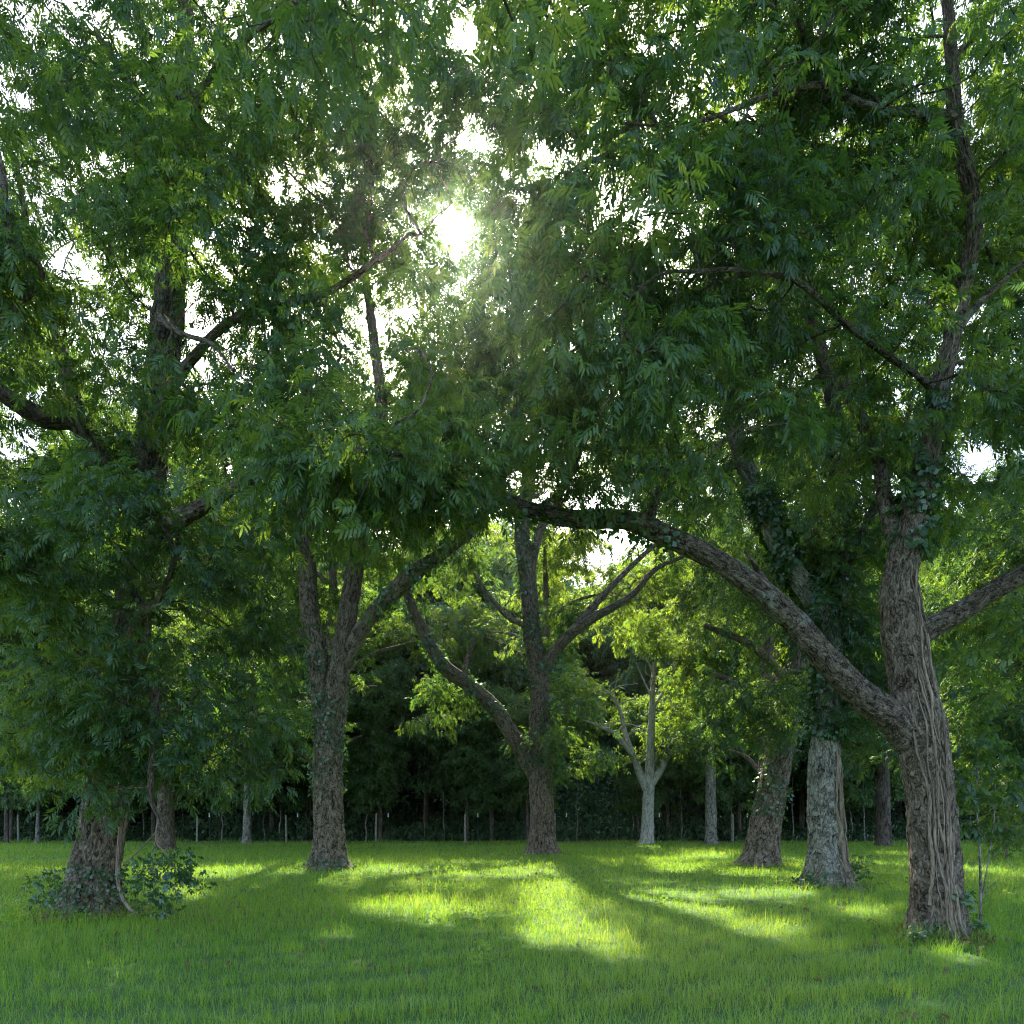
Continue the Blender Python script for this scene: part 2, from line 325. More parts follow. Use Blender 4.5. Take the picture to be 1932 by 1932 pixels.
def leaf_orient(pts, par, skel, r, k, spread=0.22):
    """k leaves round each foliage point: origins and directions"""
    allp = np.vstack([skel, pts]); dirn = pts-allp[par]
    dirn /= np.linalg.norm(dirn, axis=1)[:, None]+1e-9
    dirn[:, 2] = np.clip(dirn[:, 2], -.3, .35)
    n = len(pts)*k
    D0 = np.repeat(dirn, k, 0); O = np.repeat(pts, k, 0)
    t = np.tile(np.arange(k)/k, len(pts))
    O = O+D0*((t-0.4)*spread*2.0)[:, None]+r.normal(size=(n, 3))*[spread*.55, spread*.55, spread*.4]
    a = r.uniform(0, 2*math.pi, n)
    D = np.stack([np.cos(a), np.sin(a), np.zeros(n)], 1)*0.9+D0*0.8
    D /= np.linalg.norm(D, axis=1)[:, None]+1e-9
    D[:, 2] += r.uniform(-0.75, 0.15, n)
    return O, D

def clean(line, s):   # limb given in pixels: (u, v, distance, diameter in px)
    pts = np.array([P(u, v, Y) for u, v, Y, w in line]); rad = np.array([w/2/F*Y for u, v, Y, w in line])
    return pts, rad
def E(u, v, Y, ru, rv, rY, n, psz=0.9):   # crown mass given in pixels at a distance
    return (P(u, v, Y), (ru/F*Y, rY, rv/F*Y), n, psz)

def ivy_on(V, r, lo, hi, dens, size=0.06, name='ivy', parent=None, origin=(0, 0, 0), side=None):
    """small leaves over the bark surface V (rings x sides x 3) between fractions lo..hi"""
    m, s, _ = V.shape; O, Nn = [], []
    c = V.mean(1)
    ring = r.integers(int(lo*m), max(int(lo*m)+1, int(hi*m)-1), dens); k = r.integers(0, s, dens)
    o = V[ring, k]; n = o-c[ring]; n /= np.linalg.norm(n, axis=1)[:, None]+1e-9
    keep = nz1(o*1.3) > -0.25
    if side is not None: keep &= (n@np.asarray(side)) > -0.2
    o, n = o[keep], n[keep]
    cnt = len(o)
    o = o+n*r.uniform(0.0, size*1.5, cnt)[:, None]
    d = n*0.5+r.normal(size=(cnt, 3))*0.5+[0, 0, -0.5]; d /= np.linalg.norm(d, axis=1)[:, None]
    sd_ = np.cross(d, n); sd_ /= np.linalg.norm(sd_, axis=1)[:, None]+1e-9
    z = size*r.uniform(.6, 1.5, cnt)[:, None]
    Vv = np.stack([o, o+d*z*.45+sd_*z*.45, o+d*z*.45-sd_*z*.45, o+d*z], 1).reshape(-1, 3)
    b = np.arange(cnt)[:, None]*4
    T = np.concatenate([b+np.array([[0, 2, 1]]), b+np.array([[1, 2, 3]])])
    return mesh(name, Vv, [T], M['ivy'], parent, False, origin, {'tint': np.repeat(r.beta(2, 3, cnt), 4)})

def pecan(name, label, cat, trunk, limbs, ells, lod, per, k, seed, group=None, bark='bark', limb_bark=None, sc=1.0, flare=0.8,
          leafmat='leaf', tmu=0.5, twig_r=0.006, do_carve=True, detail=1.0, ivy=None, bare=None, origin=None, spread=0.22, world=False):
    r = np.random.default_rng(seed)
    if world: tp, tr = np.array([t[:3] for t in trunk], float), np.array([t[3] for t in trunk], float)
    else: tp, tr = clean(trunk, seed)
    base = np.array([tp[0][0], tp[0][1], 0.0])
    root = thing(name, label, cat, base if origin is None else origin, group)
    org = base
    tp[0][2] = -0.1
    T = Tubes(); R0 = tr[0]
    sides = int(np.clip(2*math.pi*R0/0.012*detail*detail, 10, 240)); step = max(0.03, 0.03/detail)
    fur = min(0.030, R0*0.075)
    sp, sr, TV = T.add(tp, tr, sides, step, flare=flare, furrow=fur, lump=0.07, seed=seed % 17)
    T.build('trunk', M[bark], root, org)
    skel, srad = [sp[::max(1, int(0.3/step))]], [sr[::max(1, int(0.3/step))]]
    IV = [TV]
    for li, ln in enumerate(limbs):
        if world: lp, lr = np.array([t[:3] for t in ln], float), np.array([t[3] for t in ln], float)
        else: lp, lr = clean(ln, seed+li)
        TT = Tubes(); rr = lr[0]
        sd2 = int(np.clip(2*math.pi*rr/0.014*detail*detail, 7, 130))
        st2 = max(0.035, 0.035/detail)
        lp2, lr2, LV = TT.add(lp, lr, sd2, st2, furrow=min(0.016, rr*0.09), lump=0.15, seed=(seed+li*5) % 19)
        TT.build('limb' if rr > 0.04 or lod != 'far' else 'twig', M[limb_bark or bark], root, org)
        skel.append(lp2[::max(1, int(0.3/st2))]); srad.append(lr2[::max(1, int(0.3/st2))]); IV.append(LV)
    skel = np.vstack(skel); srad = np.concatenate(srad)
    m = skel[:, 2] > 1.6
    if m.sum() > 3: skel, srad = skel[m], srad[m]
    # foliage points and the branches that reach them
    pts = sample_pads(ells, r, per)
    pts = pts[pts[:, 2] > 0.7]
    if do_carve: pts = pts[carve(pts, r)]
    par, order = grow(skel, pts, r)
    n0 = len(skel); cnt = np.zeros(n0+len(pts))
    for i in reversed(order): cnt[n0+i] += 1; cnt[par[i]] += cnt[n0+i]
    kids = {}
    for i in order: kids.setdefault(par[i], []).append(n0+i)
    allp = np.vstack([skel, pts])
    rad = lambda i: twig_r*0.7*max(1, cnt[i])**0.47
    B = Tubes(); starts = [(p_, c_) for p_ in kids if p_ < n0 for c_ in kids[p_]]
    while starts:
        a, b = starts.pop(); ch = [a, b]
        while ch[-1] in kids:
            ks = sorted(kids[ch[-1]], key=lambda x: -cnt[x]); nx = ks[0]
            for o_ in ks[1:]: starts.append((ch[-1], o_))
            ch.append(nx)
        q = [allp[ch[0]]]; rr = [min(rad(ch[1]), srad[a]*0.8 if a < n0 else 9)]
        for i0, i1 in zip(ch[:-1], ch[1:]):
            d = allp[i1]-allp[i0]; L = np.linalg.norm(d)
            if L > 0.5:
                for t in ((0.5,) if L < 1.1 else (.33, .67)):
                    q.append(allp[i0]+d*t+r.normal(size=3)*0.06*L+[0, 0, 0.05*L]); rr.append(rad(i1))
            q.append(allp[i1]); rr.append(rad(i1))
        if len(ch) == 2 and lod in ('wood',) : continue
        rr[-1] = twig_r*0.5
        s_ = 3 if rr[0] < 0.012 else (5 if rr[0] < 0.03 else 8)
        B.add(q, rr, s_, 0.22 if lod == 'near' else 0.5, lump=0.08 if s_ > 4 else 0, seed=1)
    if B.n: B.build('branches', M[(limb_bark or bark) if lod != 'near' else 'bark_limb'], root, org)
    if bare: pass
    O, D = leaf_orient(pts, par, skel, r, k, spread)
    kp = O[:, 2] > 0.35
    if do_carve: kp &= carve(O, r, lit=True, gap=True)
    O, D = O[kp], D[kp]
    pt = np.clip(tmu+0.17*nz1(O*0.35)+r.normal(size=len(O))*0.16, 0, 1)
    V, Tt, ti = place_leaves(O, D, sc*r.uniform(.7, 1.2, len(O)), lod, pt, r=r)
    mesh('crown', V, [Tt], M[leafmat], root, False, org, {'tint': ti})
    if ivy:
        for q, (idx, lo, hi, dens, sz) in enumerate(ivy):
            ivy_on(IV[idx], r, lo, hi, dens, sz, 'ivy', root, org)
    print(name, 'pads', len(pts), 'tris', len(Tt), flush=True)
    return root, IV

# ------------------------------------------------------------------ ground
def ground():
    xs = np.concatenate([[-1500, -400, -150], np.arange(-60, 60.1, 1.5), [150, 400, 1500]])
    ys = np.concatenate([[-1000, -200, -40], np.arange(-10, 90.1, 1.5), [200, 500, 2000]])
    X, Y = np.meshgrid(xs, ys); Z = 0.02*nz1(np.stack([X.ravel()*.15, Y.ravel()*.15, 0*X.ravel()], 1)).reshape(X.shape)
    V = np.stack([X, Y, Z], -1).reshape(-1, 3); w = len(xs)
    i = np.arange(len(ys)-1)[:, None]*w+np.arange(w-1)[None]
    Q = np.stack([i, i+1, i+w+1, i+w], -1).reshape(-1, 4)
    m, n, N, L = mat('ground_soil')
    t = N('ShaderNodeTexCoord'); z = N('ShaderNodeTexNoise'); z.inputs['Scale'].default_value = 3; z.inputs['Detail'].default_value = 10; L(t.outputs['Object'], z.inputs[0])
    r1 = ramp(n, [(0.3, (0.030, 0.070, 0.014)), (0.7, (0.060, 0.125, 0.022))]); r2 = ramp(n, [(0.3, (0.03, 0.022, 0.014)), (0.7, (0.075, 0.055, 0.03))])
    L(z.outputs[0], r1.inputs[0]); L(z.outputs[0], r2.inputs[0])
    s = N('ShaderNodeSeparateXYZ'); L(t.outputs['Object'], s.inputs[0]); mr = N('ShaderNodeMapRange'); mr.inputs[1].default_value = 45; mr.inputs[2].default_value = 47; L(s.outputs[1], mr.inputs[0])
    mx = N('ShaderNodeMix'); mx.data_type = 'RGBA'; L(mr.outputs[0], mx.inputs[0]); L(r1.outputs[0], mx.inputs[6]); L(r2.outputs[0], mx.inputs[7])
    d = N('ShaderNodeBsdfPrincipled'); d.inputs['Roughness'].default_value = 1; L(mx.outputs[2], d.inputs['Base Color'])
    o = N('ShaderNodeOutputMaterial'); L(d.outputs[0], o.inputs[0])
    g = mesh('ground', V, [Q], m, None, True); g['kind'] = 'structure'
ground()

def grass():
    r = np.random.default_rng(11)
    ys = np.linspace(4.5, 47.5, 400); dens = 1500*np.minimum(1, (8/ys))**1.55; wid = 2*(0.80*ys+2.0)
    wgt = dens*wid; tot = int(wgt.sum()*(ys[1]-ys[0])); cdf = np.cumsum(wgt); cdf /= cdf[-1]
    Y = np.interp(r.random(tot), cdf, ys); X = r.uniform(-1, 1, tot)*(0.80*Y+2.0)
    p3 = np.stack([X, Y, 0*X], 1)
    # blades come in tufts
    tuft = nz2(p3*0.9)+0.6*nz3(p3*0.8)
    big = nz1(p3*0.22)
    keep = r.random(tot) < np.clip(0.68+0.38*tuft, .15, 1); X, Y, tuft, big, p3 = X[keep], Y[keep], tuft[keep], big[keep], p3[keep]
    n = len(X)
    H = np.clip(0.14+0.04*tuft+0.03*big+r.normal(size=n)*0.03, 0.04, 0.30); tall = r.random(n) < 0.03; H[tall] *= r.uniform(1.5, 2.4, tall.sum())
    for bx, by in ((5.7, 8.9), (-6.97, 11), (-5.73, 21), (1.36, 30), (7.33, 15.5), (8.1, 22)):
        H *= 1+1.1*np.exp(-((X-bx)**2+(Y-by)**2)/0.75)
    H *= np.clip(1-(Y-40)/12, 0.5, 1)*(1+np.clip(1.6+1.2*nz1(p3*0.5), 0, 4)*np.exp(-((Y-45.4)/.7)**2))
    wd = 0.0042*np.maximum(1, Y/8)**0.85*r.uniform(.7, 1.4, n)
    a = r.uniform(0, 2*math.pi, n); lean = np.abs(r.normal(size=n))*0.45+0.1
    la = a+r.normal(size=n)*0.8+math.pi/2
    sx, sy = np.cos(a)*wd, np.sin(a)*wd; lx, ly = np.cos(la)*H*lean, np.sin(la)*H*lean
    z0 = -0.02+0*X
    b = np.stack([X, Y, z0], 1); s = np.stack([sx, sy, 0*sx], 1)
    mdp = b+np.stack([lx*.35, ly*.35, H*.6], 1); tp = b+np.stack([lx*1.2, ly*1.2, H*(1.0-0.25*lean)], 1)
    V = np.stack([b-s/2, b+s/2, mdp-s*.4, mdp+s*.4, tp], 1).reshape(-1, 3)
    i = np.arange(n)[:, None]*5
    T = np.concatenate([i+np.array([[2, 3, 4]]), i+np.array([[0, 1, 3]]), i+np.array([[0, 3, 2]])])
    ti = np.clip(0.47+0.14*big+0.14*tuft+r.normal(size=n)*0.2, 0, 1); dry = r.random(n) < 0.08; ti[dry] = r.uniform(.8, 1, dry.sum())
    g = mesh('grass', V, [T], M['grass'], None, False, (0, 0, 0), {'tint': np.repeat(ti, 5)})
    g['kind'] = 'stuff'; g['label'] = 'long bright green meadow grass covering the orchard floor'; g['category'] = 'grass'
    print('grass', n, flush=True)
grass()
def weeds():
    r = np.random.default_rng(12); n = 2600
    Y = 9+r.random(n)**1.2*24; X = r.uniform(-1, 1, n)*(0.8*Y+1); p = np.stack([X, Y, 0*X], 1)
    k = nz1(p*0.3+5) > 0.25; p = p[k]; n = len(p)
    p = np.repeat(p, 4, 0)+np.concatenate([r.normal(size=(n*4, 2))*0.05, r.uniform(.05, .17, (n*4, 1))], 1)
    a = r.uniform(0, 6.28, len(p)); D = np.stack([np.cos(a), np.sin(a), r.uniform(-.1, .5, len(p))], 1)
    V, T, ti = place_leaves(p, D, r.uniform(.4, .9, len(p)), 'weed', np.clip(r.normal(size=len(p))*.2+.45, 0, 1), r=r)
    g = mesh('low_weeds', V, [T], M['grass'], None, False, (0, 0, 0), {'tint': ti}); g['kind'] = 'stuff'
    g['label'] = 'small broad leaved weeds scattered among the grass'; g['category'] = 'weeds'
weeds()

# ------------------------------------------------------------------ the orchard trees
# right front tree
pecan_right, IVR = pecan('pecan_tree', 'thick vine wrapped pecan with one long limb arching left over the lawn', 'tree',
  trunk=[(1772, 1772, 8.9, 89.6), (1762, 1600, 8.9, 83.2), (1752, 1480, 8.9, 81.6), (1738, 1380, 8.9, 89.6), (1722, 1290, 8.95, 80), (1706, 1200, 9.0, 78.4), (1698, 1100, 9.0, 62.4), (1718, 1000, 9.0, 49.6), (1745, 880, 9.0, 41.6), (1770, 740, 9.0, 35.2), (1815, 560, 9.0, 28.8), (1838, 400, 9.0, 27.2), (1805, 240, 9.0, 25.6), (1795, 100, 9.0, 20.8), (1785, -60, 9.0, 16), (1790, -260, 9.0, 9.6)],
  limbs=[[(1738, 1420, 8.95, 72), (1688, 1360, 8.85, 60.5), (1622, 1310, 8.7, 53.3), (1560, 1245, 8.5, 47.5), (1500, 1175, 8.4, 44.6), (1430, 1110, 8.2, 44.6), (1340, 1050, 8.2, 41.8), (1250, 1008, 8.2, 38.9), (1180, 980, 8.2, 34.6), (1080, 978, 8.25, 31.7), (1000, 962, 8.3, 25.9), (940, 935, 8.35, 20.2), (860, 900, 8.4, 13), (780, 880, 8.4, 6.5)],
         [(1705, 1230, 9.0, 56), (1745, 1190, 8.9, 48), (1800, 1160, 8.8, 41.6), (1870, 1115, 8.6, 38.4), (1950, 1068, 8.4, 33.6), (2060, 980, 8.1, 24), (2180, 860, 7.8, 12.8)],
         [(1765, 740, 9.0, 19.2), (1735, 712, 8.8, 12), (1670, 668, 8.4, 11.2), (1600, 615, 8.2, 10.4), (1540, 560, 7.7, 9.6), (1490, 525, 7.5, 9.6), (1400, 510, 7.2, 8.8), (1320, 512, 7.0, 8), (1250, 516, 6.8, 5.6), (1190, 560, 6.6, 3.2)],
         [(1806, 225, 9.0, 20.8), (1765, 216, 8.8, 16), (1680, 210, 8.4, 14.4), (1610, 190, 8.1, 13.6), (1560, 165, 7.9, 12.8), (1480, 168, 7.7, 11.2), (1400, 200, 7.5, 8.8), (1290, 236, 7.3, 6.4), (1170, 232, 7.1, 4)],
         [(1800, 120, 9.0, 17.6), (1870, 20, 8.9, 12.8), (1980, -120, 8.8, 6.4)],
         [(1790, 640, 9.0, 19.2), (1860, 560, 8.8, 11.2), (1960, 470, 8.6, 6.4)],
         [(1700, 1050, 9.0, 36.8), (1672, 960, 9.2, 27.2), (1655, 860, 9.5, 22.4), (1600, 740, 9.9, 20.8), (1540, 640, 10.3, 17.6), (1500, 480, 10.6, 12.8), (1480, 300, 10.8, 8)],
         [(1225, 985, 8.2, 22), (1238, 940, 8.1, 17), (1262, 890, 8.0, 12), (1330, 860, 7.9, 8), (1400, 800, 7.8, 4)], [(1450, 1110, 8.3, 16), (1420, 1060, 8.2, 8), (1405, 1040, 8.2, 5)]],
  ells=[E(1330, 480, 7.6, 300, 170, 1.3, 46), E(1500, 130, 8.4, 420, 190, 1.8, 70), E(1150, 620, 7.0, 150, 110, .8, 14, .7), E(1500, 300, 9.5, 330, 150, 1.5, 34), E(1640, 470, 9.5, 200, 200, 1.5, 26),
        E(1200, 830, 7.7, 260, 110, .9, 22, .8), E(1520, 760, 9.2, 230, 130, 1.3, 26), E(1780, 610, 7.9, 70, 110, .5, 7, .6), E(1900, 300, 9.3, 150, 280, 1.5, 34), E(1900, 760, 9.2, 120, 120, 1.2, 16), E(1090, 170, 7.8, 140, 150, 1, 16), E(1010, 380, 8, 90, 70, .8, 6, .7),
        E(1750, 880, 9.4, 120, 100, 1, 8), E(1840, -60, 9, 300, 200, 2, 20), E(1380, -60, 8.8, 400, 120, 2, 20), E(1020, 60, 8.4, 110, 110, 1, 10, .7), E(2080, 900, 8.2, 120, 200, 1.2, 10)],
  lod='near', per=5.6, k=10, sc=0.74, seed=3, detail=1.15, flare=0.55, limb_bark='bark_limb', ivy=[(0, .0, .05, 700, .06), (0, .36, .62, 2400, .075), (1, .55, .9, 700, .07)])
# vine stems on its trunk
def vine_stems(IV, root, r, spans):
    Tb = Tubes(); V = IV[0]; m, s, _ = V.shape; cen = V.mean(1); base = np.array(root.location)
    for a0, z0, z1, tw, rad in spans:
        pts, rr = [], []; zs = np.arange(z0, z1, 0.09); a = a0; ph = r.uniform(0, 6)
        for z in zs:
            i = int(np.argmin(np.abs(cen[:, 2]-z)));
            ang = a+0.10*math.sin(z*2.1+ph)+0.05*math.sin(z*6+ph*2)+tw*(z-z0)
            d = V[i]-cen[i]; aa = np.arctan2(d[:, 1], d[:, 0]); k = int(np.argmin(np.abs((aa-ang+math.pi) % (2*math.pi)-math.pi)))
            o = V[i, k]; n = d[k]/np.linalg.norm(d[k]); pts.append(o+n*rad*.55); rr.append(rad*(1.1-0.5*(z-z0)/(z1-z0)+0.12*math.sin(z*9+ph)))
        Tb.add(pts, rr, 7, 0.06, lump=.15, seed=int(r.integers(9)))
    Tb.build('vine', M['vine'], root, base)
rv = np.random.default_rng(8)
vine_stems(IVR, pecan_right, rv, [(-1.75+rv.normal()*.30, rv.uniform(-.05, .5), rv.uniform(2.6, 4.4), rv.normal()*.05, rv.uniform(.010, .026)) for _ in range(8)]
           + [(-1.2+rv.normal()*.1, 3.2, 4.8, .1, .02), (-1.5, 3.0, 5.2, .15, .018), (-1.1, 3.6, 5.0, -.2, .015)])

# left front tree
pecan_left, IVL = pecan('pecan_tree', 'broad leaning pecan with flared base and leafy boughs hanging low over its trunk', 'tree',
  trunk=[(168, 1728, 11, 102.7), (180, 1640, 11, 83.5), (196, 1540, 11, 76.6), (206, 1450, 11, 71.3), (222, 1330, 11, 67.9), (248, 1180, 11, 64.4), (268, 1000, 11, 60.9), (290, 820, 11, 57.4), (316, 600, 11, 53.9), (334, 400, 11, 40), (346, 200, 11, 33.1), (350, 40, 11, 27.8), (352, -200, 11, 15.7)],
  limbs=[[(262, 1030, 11, 52), (200, 900, 10.8, 42), (150, 800, 10.6, 38), (80, 788, 10.4, 34), (0, 740, 10.1, 30), (-120, 660, 9.8, 20)],
         [(150, 810, 10.6, 30), (125, 700, 10.7, 28), (95, 610, 10.8, 22), (60, 480, 10.9, 14), (30, 300, 11, 8)],
         [(300, 760, 11, 27.2), (360, 680, 10.6, 20.4), (430, 610, 10.3, 17.7), (520, 575, 10, 15), (620, 550, 9.7, 12.2), (740, 470, 9.4, 6.8)],
         [(268, 1010, 11, 46), (340, 978, 10.2, 34), (400, 945, 9.4, 26), (470, 905, 8.6, 20), (560, 870, 7.8, 15), (660, 850, 7.0, 10), (760, 860, 6.6, 5)],
         [(318, 610, 10.9, 22), (300, 600, 9.6, 14), (340, 628, 9.0, 9), (400, 650, 8.5, 8), (440, 700, 8.1, 4)],
         [(235, 1270, 11, 36), (260, 1180, 10, 20), (300, 1130, 9.3, 12), (330, 1050, 8.9, 9), (310, 990, 8.7, 5)],
         [(225, 1320, 11, 30), (290, 1300, 9.8, 20), (288, 1400, 9.3, 14), (285, 1500, 9.2, 10), (300, 1545, 9.15, 6)],
         [(345, 250, 11, 26), (420, 120, 10.4, 18), (520, 20, 9.8, 12), (640, -60, 9.2, 8)],
         [(340, 330, 11, 26), (260, 180, 10.8, 18), (180, 60, 10.6, 10)],
         [(215, 1390, 11, 26), (150, 1340, 10.4, 18), (110, 1330, 10, 10)]],
  ells=[E(230, 1270, 9.6, 170, 190, 1.0, 26, .8), E(330, 1400, 9.6, 190, 130, 1.0, 22, .75), E(160, 1400, 10.2, 100, 90, .8, 8, .7), E(640, 880, 7.0, 190, 100, .7, 22, .62), E(850, 895, 7.2, 80, 50, .5, 8, .55), E(230, 960, 8.6, 150, 90, .8, 13, .7),
        E(250, 800, 10.6, 250, 170, 1.6, 30), E(500, 1150, 10, 130, 200, 1.3, 18), E(300, 200, 10.8, 280, 240, 2, 50), E(360, 430, 9.6, 170, 170, 1.2, 26), E(550, 560, 9.8, 220, 170, 1.4, 30), E(570, 120, 9.8, 230, 160, 1.5, 32), E(800, 60, 10, 150, 110, 1, 9, .8),
        E(90, 560, 10.8, 140, 200, 1.4, 20), E(40, 250, 11, 150, 220, 1.5, 14), E(640, 330, 9.6, 220, 180, 1.3, 16), E(480, 720, 9.4, 220, 120, 1.2, 20), E(-60, 760, 10, 120, 200, 1.5, 12), E(300, -120, 11, 400, 150, 2, 20),
        E(720, 720, 8.2, 170, 110, .9, 12), E(120, 1000, 10.5, 90, 130, 1, 8), E(330, 1000, 10.8, 160, 160, 1, 12), E(870, 200, 9.4, 150, 130, 1, 11, .8), E(700, 330, 10, 170, 130, 1, 10, .8)],
  lod='near', per=5.6, k=10, sc=0.74, seed=5, detail=1.0, flare=0.45, ivy=[(0, .0, .06, 900, .06), (0, .3, .6, 900, .08)])
def line_tube(pts, w0, w1, name, m, root, sides=8, step=.06):
    Tb = Tubes(); pts = np.array(pts); Tb.add(pts, np.linspace(w0, w1, len(pts)), sides, step, lump=.1, seed=2)
    return Tb.build(name, m, root, np.array(root.location) if root is not None else (0, 0, 0))
line_tube([P(228, 1560, 10.45), P(222, 1640, 10.45), P(226, 1680, 10.35), P(245, 1716, 10.2), P(262, 1722, 10.0)], .035, .02, 'vine', M['vine'], pecan_left)

# centre left forked tree
pecan_fork, IVF = pecan('pecan_tree', 'straight thick trunked pecan that forks in three beneath bright hanging leaves', 'tree',
  trunk=[(622, 1641, 21, 66), (620, 1560, 21, 55), (618, 1470, 21, 54), (622, 1390, 21, 52), (630, 1330, 21, 50), (642, 1250, 21, 38), (655, 1170, 21, 35), (668, 1080, 21, 32), (690, 960, 21, 28), (720, 800, 21, 22), (705, 640, 21, 17), (690, 520, 21, 12), (680, 420, 21, 8)],
  limbs=[[(618, 1400, 21, 40), (604, 1310, 21, 38), (598, 1230, 20.9, 36), (585, 1150, 20.8, 33), (578, 1060, 20.7, 30), (560, 950, 20.6, 24), (540, 820, 20.5, 18), (520, 650, 20.4, 12), (530, 480, 20.4, 7)],
         [(645, 1260, 21, 32), (680, 1190, 20.8, 29), (730, 1130, 20.5, 28), (790, 1075, 20.2, 26), (855, 1030, 20, 20), (920, 960, 19.8, 16), (960, 850, 19.6, 12), (980, 700, 19.5, 8)],
         [(700, 900, 21, 18), (780, 720, 20.6, 13), (730, 660, 20.5, 8)],
         [(600, 1225, 20.9, 16), (560, 1195, 20.5, 13), (548, 1188, 20.3, 8)]],
  ells=[E(640, 820, 21, 260, 230, 3, 70, 1.3), E(880, 700, 20, 190, 200, 3, 56, 1.3), E(480, 930, 20, 170, 200, 3, 34, 1.3), E(800, 900, 19.5, 160, 140, 2, 26, 1.2), E(700, 500, 20.5, 220, 140, 3, 30, 1.2), E(690, 290, 20.5, 270, 150, 2.5, 38, 1.2), E(960, 330, 20, 160, 130, 2, 16, 1.1), E(560, 1240, 22, 90, 160, 2, 12, 1.1), E(1000, 520, 20, 130, 150, 2, 24)],
  lod='mid', per=8, k=11, seed=9, sc=0.920, detail=.8, spread=.32, ivy=[(0, .12, .3, 1100, .09), (2, .2, .9, 1800, .11), (0, .0, .03, 600, .08), (1, .0, .2, 600, .1)], flare=0.6)

# centre tree
pecan_mid, IVM = pecan('pecan_tree', 'central pecan with a mossy limb leaning left and an ivy dark upright stem', 'tree',
  trunk=[(1023, 1613, 30, 56), (1023, 1560, 30, 46), (1022, 1500, 30, 45), (1020, 1440, 30, 44), (1018, 1360, 30, 38), (1018, 1280, 30, 36), (1005, 1200, 30, 34), (996, 1100, 30, 31), (985, 1000, 30, 28), (1000, 900, 30, 24), (1010, 760, 30, 16), (1000, 600, 30, 8)],
  limbs=[[(1018, 1475, 30, 30), (985, 1420, 29.8, 30), (940, 1345, 29.5, 29), (890, 1295, 29.2, 28), (840, 1260, 29, 27), (805, 1200, 28.8, 24), (775, 1140, 28.6, 18), (750, 1050, 28.4, 12)],
         [(1018, 1270, 30, 30), (1050, 1225, 29.8, 22), (1085, 1190, 29.6, 20), (1130, 1160, 29.4, 17), (1190, 1125, 29.2, 13), (1235, 1075, 29, 9), (1290, 1050, 28.8, 6)],
         [(1075, 1200, 29.6, 16), (1105, 1160, 29.8, 15), (1160, 1100, 30, 12), (1210, 1050, 30, 9), (1260, 1010, 30, 5)],
         [(1005, 1185, 30, 12), (960, 1165, 29.6, 10), (920, 1120, 29.4, 8), (880, 1060, 29.2, 4)],
         [(875, 1285, 29.2, 14), (880, 1250, 29.3, 10), (900, 1200, 29.3, 5)],
         [(1000, 1080, 30, 20), (1020, 1000, 30.2, 18), (1090, 860, 30.5, 14), (1150, 720, 30.8, 8)]],
  ells=[E(1000, 780, 30, 270, 170, 4, 84, 1.6), E(820, 1000, 29, 110, 100, 3, 12, 1.4), E(1240, 880, 30, 200, 90, 3, 24, 1.5), E(1100, 1390, 29.3, 75, 70, 1.5, 10, 1.0), E(1000, 1400, 29, 60, 60, 1.5, 4, .9), E(800, 1330, 30, 80, 60, 1.5, 5, 1.0), E(1040, 620, 30, 180, 110, 3, 26, 1.5), E(1010, 1190, 30.8, 120, 60, 1.5, 5, 1.1)],
  lod='mid', per=8, k=11, seed=13, sc=1.080, detail=.6, spread=.4, ivy=[(0, .22, .75, 3400, .13), (1, .3, .9, 1500, .13)], flare=0.5)

# vine covered tree, right of centre
pecan_vine, IVV = pecan('pecan_tree', 'pale grey barked pecan buried in dark ivy above, rooty tangle at its foot', 'tree',
  trunk=[(1562, 1675, 15.5, 78), (1560, 1600, 15.5, 64), (1558, 1520, 15.5, 60), (1556, 1440, 15.5, 56), (1560, 1350, 15.5, 46), (1566, 1250, 15.5, 40), (1560, 1180, 15.5, 40), (1515, 1100, 15.6, 38), (1470, 1030, 15.7, 36), (1430, 930, 15.8, 34), (1395, 850, 15.9, 30), (1370, 740, 16, 24), (1340, 600, 16, 16), (1330, 440, 16, 8)],
  limbs=[[(1562, 1260, 15.5, 34), (1580, 1160, 15.8, 32), (1585, 1040, 16, 30), (1580, 900, 16.2, 28), (1570, 760, 16.3, 26), (1540, 620, 16.4, 24), (1520, 480, 16.4, 18), (1518, 300, 16.4, 10)],
         [(1575, 1100, 15.9, 22), (1630, 1000, 16, 18), (1680, 880, 16.2, 12), (1720, 760, 16.3, 7)],
         [(1400, 870, 15.9, 18), (1330, 900, 15.6, 14), (1250, 940, 15.3, 10), (1200, 900, 15, 6)]],
  ells=[E(1360, 700, 15.8, 220, 160, 2.5, 44, 1.1), E(1540, 640, 16.3, 230, 170, 2.5, 44, 1.1), E(1580, 1180, 15.8, 90, 190, 1.2, 24, .9), E(1480, 1000, 16, 120, 110, 1.5, 14, 1.0), E(1650, 920, 16, 130, 140, 2, 20, 1), E(1420, 400, 16, 250, 140, 2.5, 26, 1.1), E(1620, 380, 16, 200, 160, 2.5, 20, 1.1), E(1640, 1300, 15.3, 60, 90, .8, 6, .8), E(1280, 900, 15.5, 120, 50, 1.2, 8, .9)],
  lod='mid', per=8, k=11, seed=17, sc=0.760, detail=.9, spread=.28, bark='bark_grey', limb_bark='bark_dark', ivy=[(0, .22, .62, 5000, .11), (1, .0, .5, 2200, .11), (0, .0, .035, 900, .07)], tmu=.42, flare=0.8)
vine_stems(IVV, pecan_vine, rv, [(-1.2+rv.normal()*.15, rv.uniform(0, .3), rv.uniform(2.6, 3.6), rv.normal()*.05, rv.uniform(.03, .05)) for _ in range(4)]
           + [(-1.57+rv.normal()*.9, -.03, rv.uniform(.3, 1.0), rv.normal()*.6, rv.uniform(.014, .03)) for _ in range(12)])

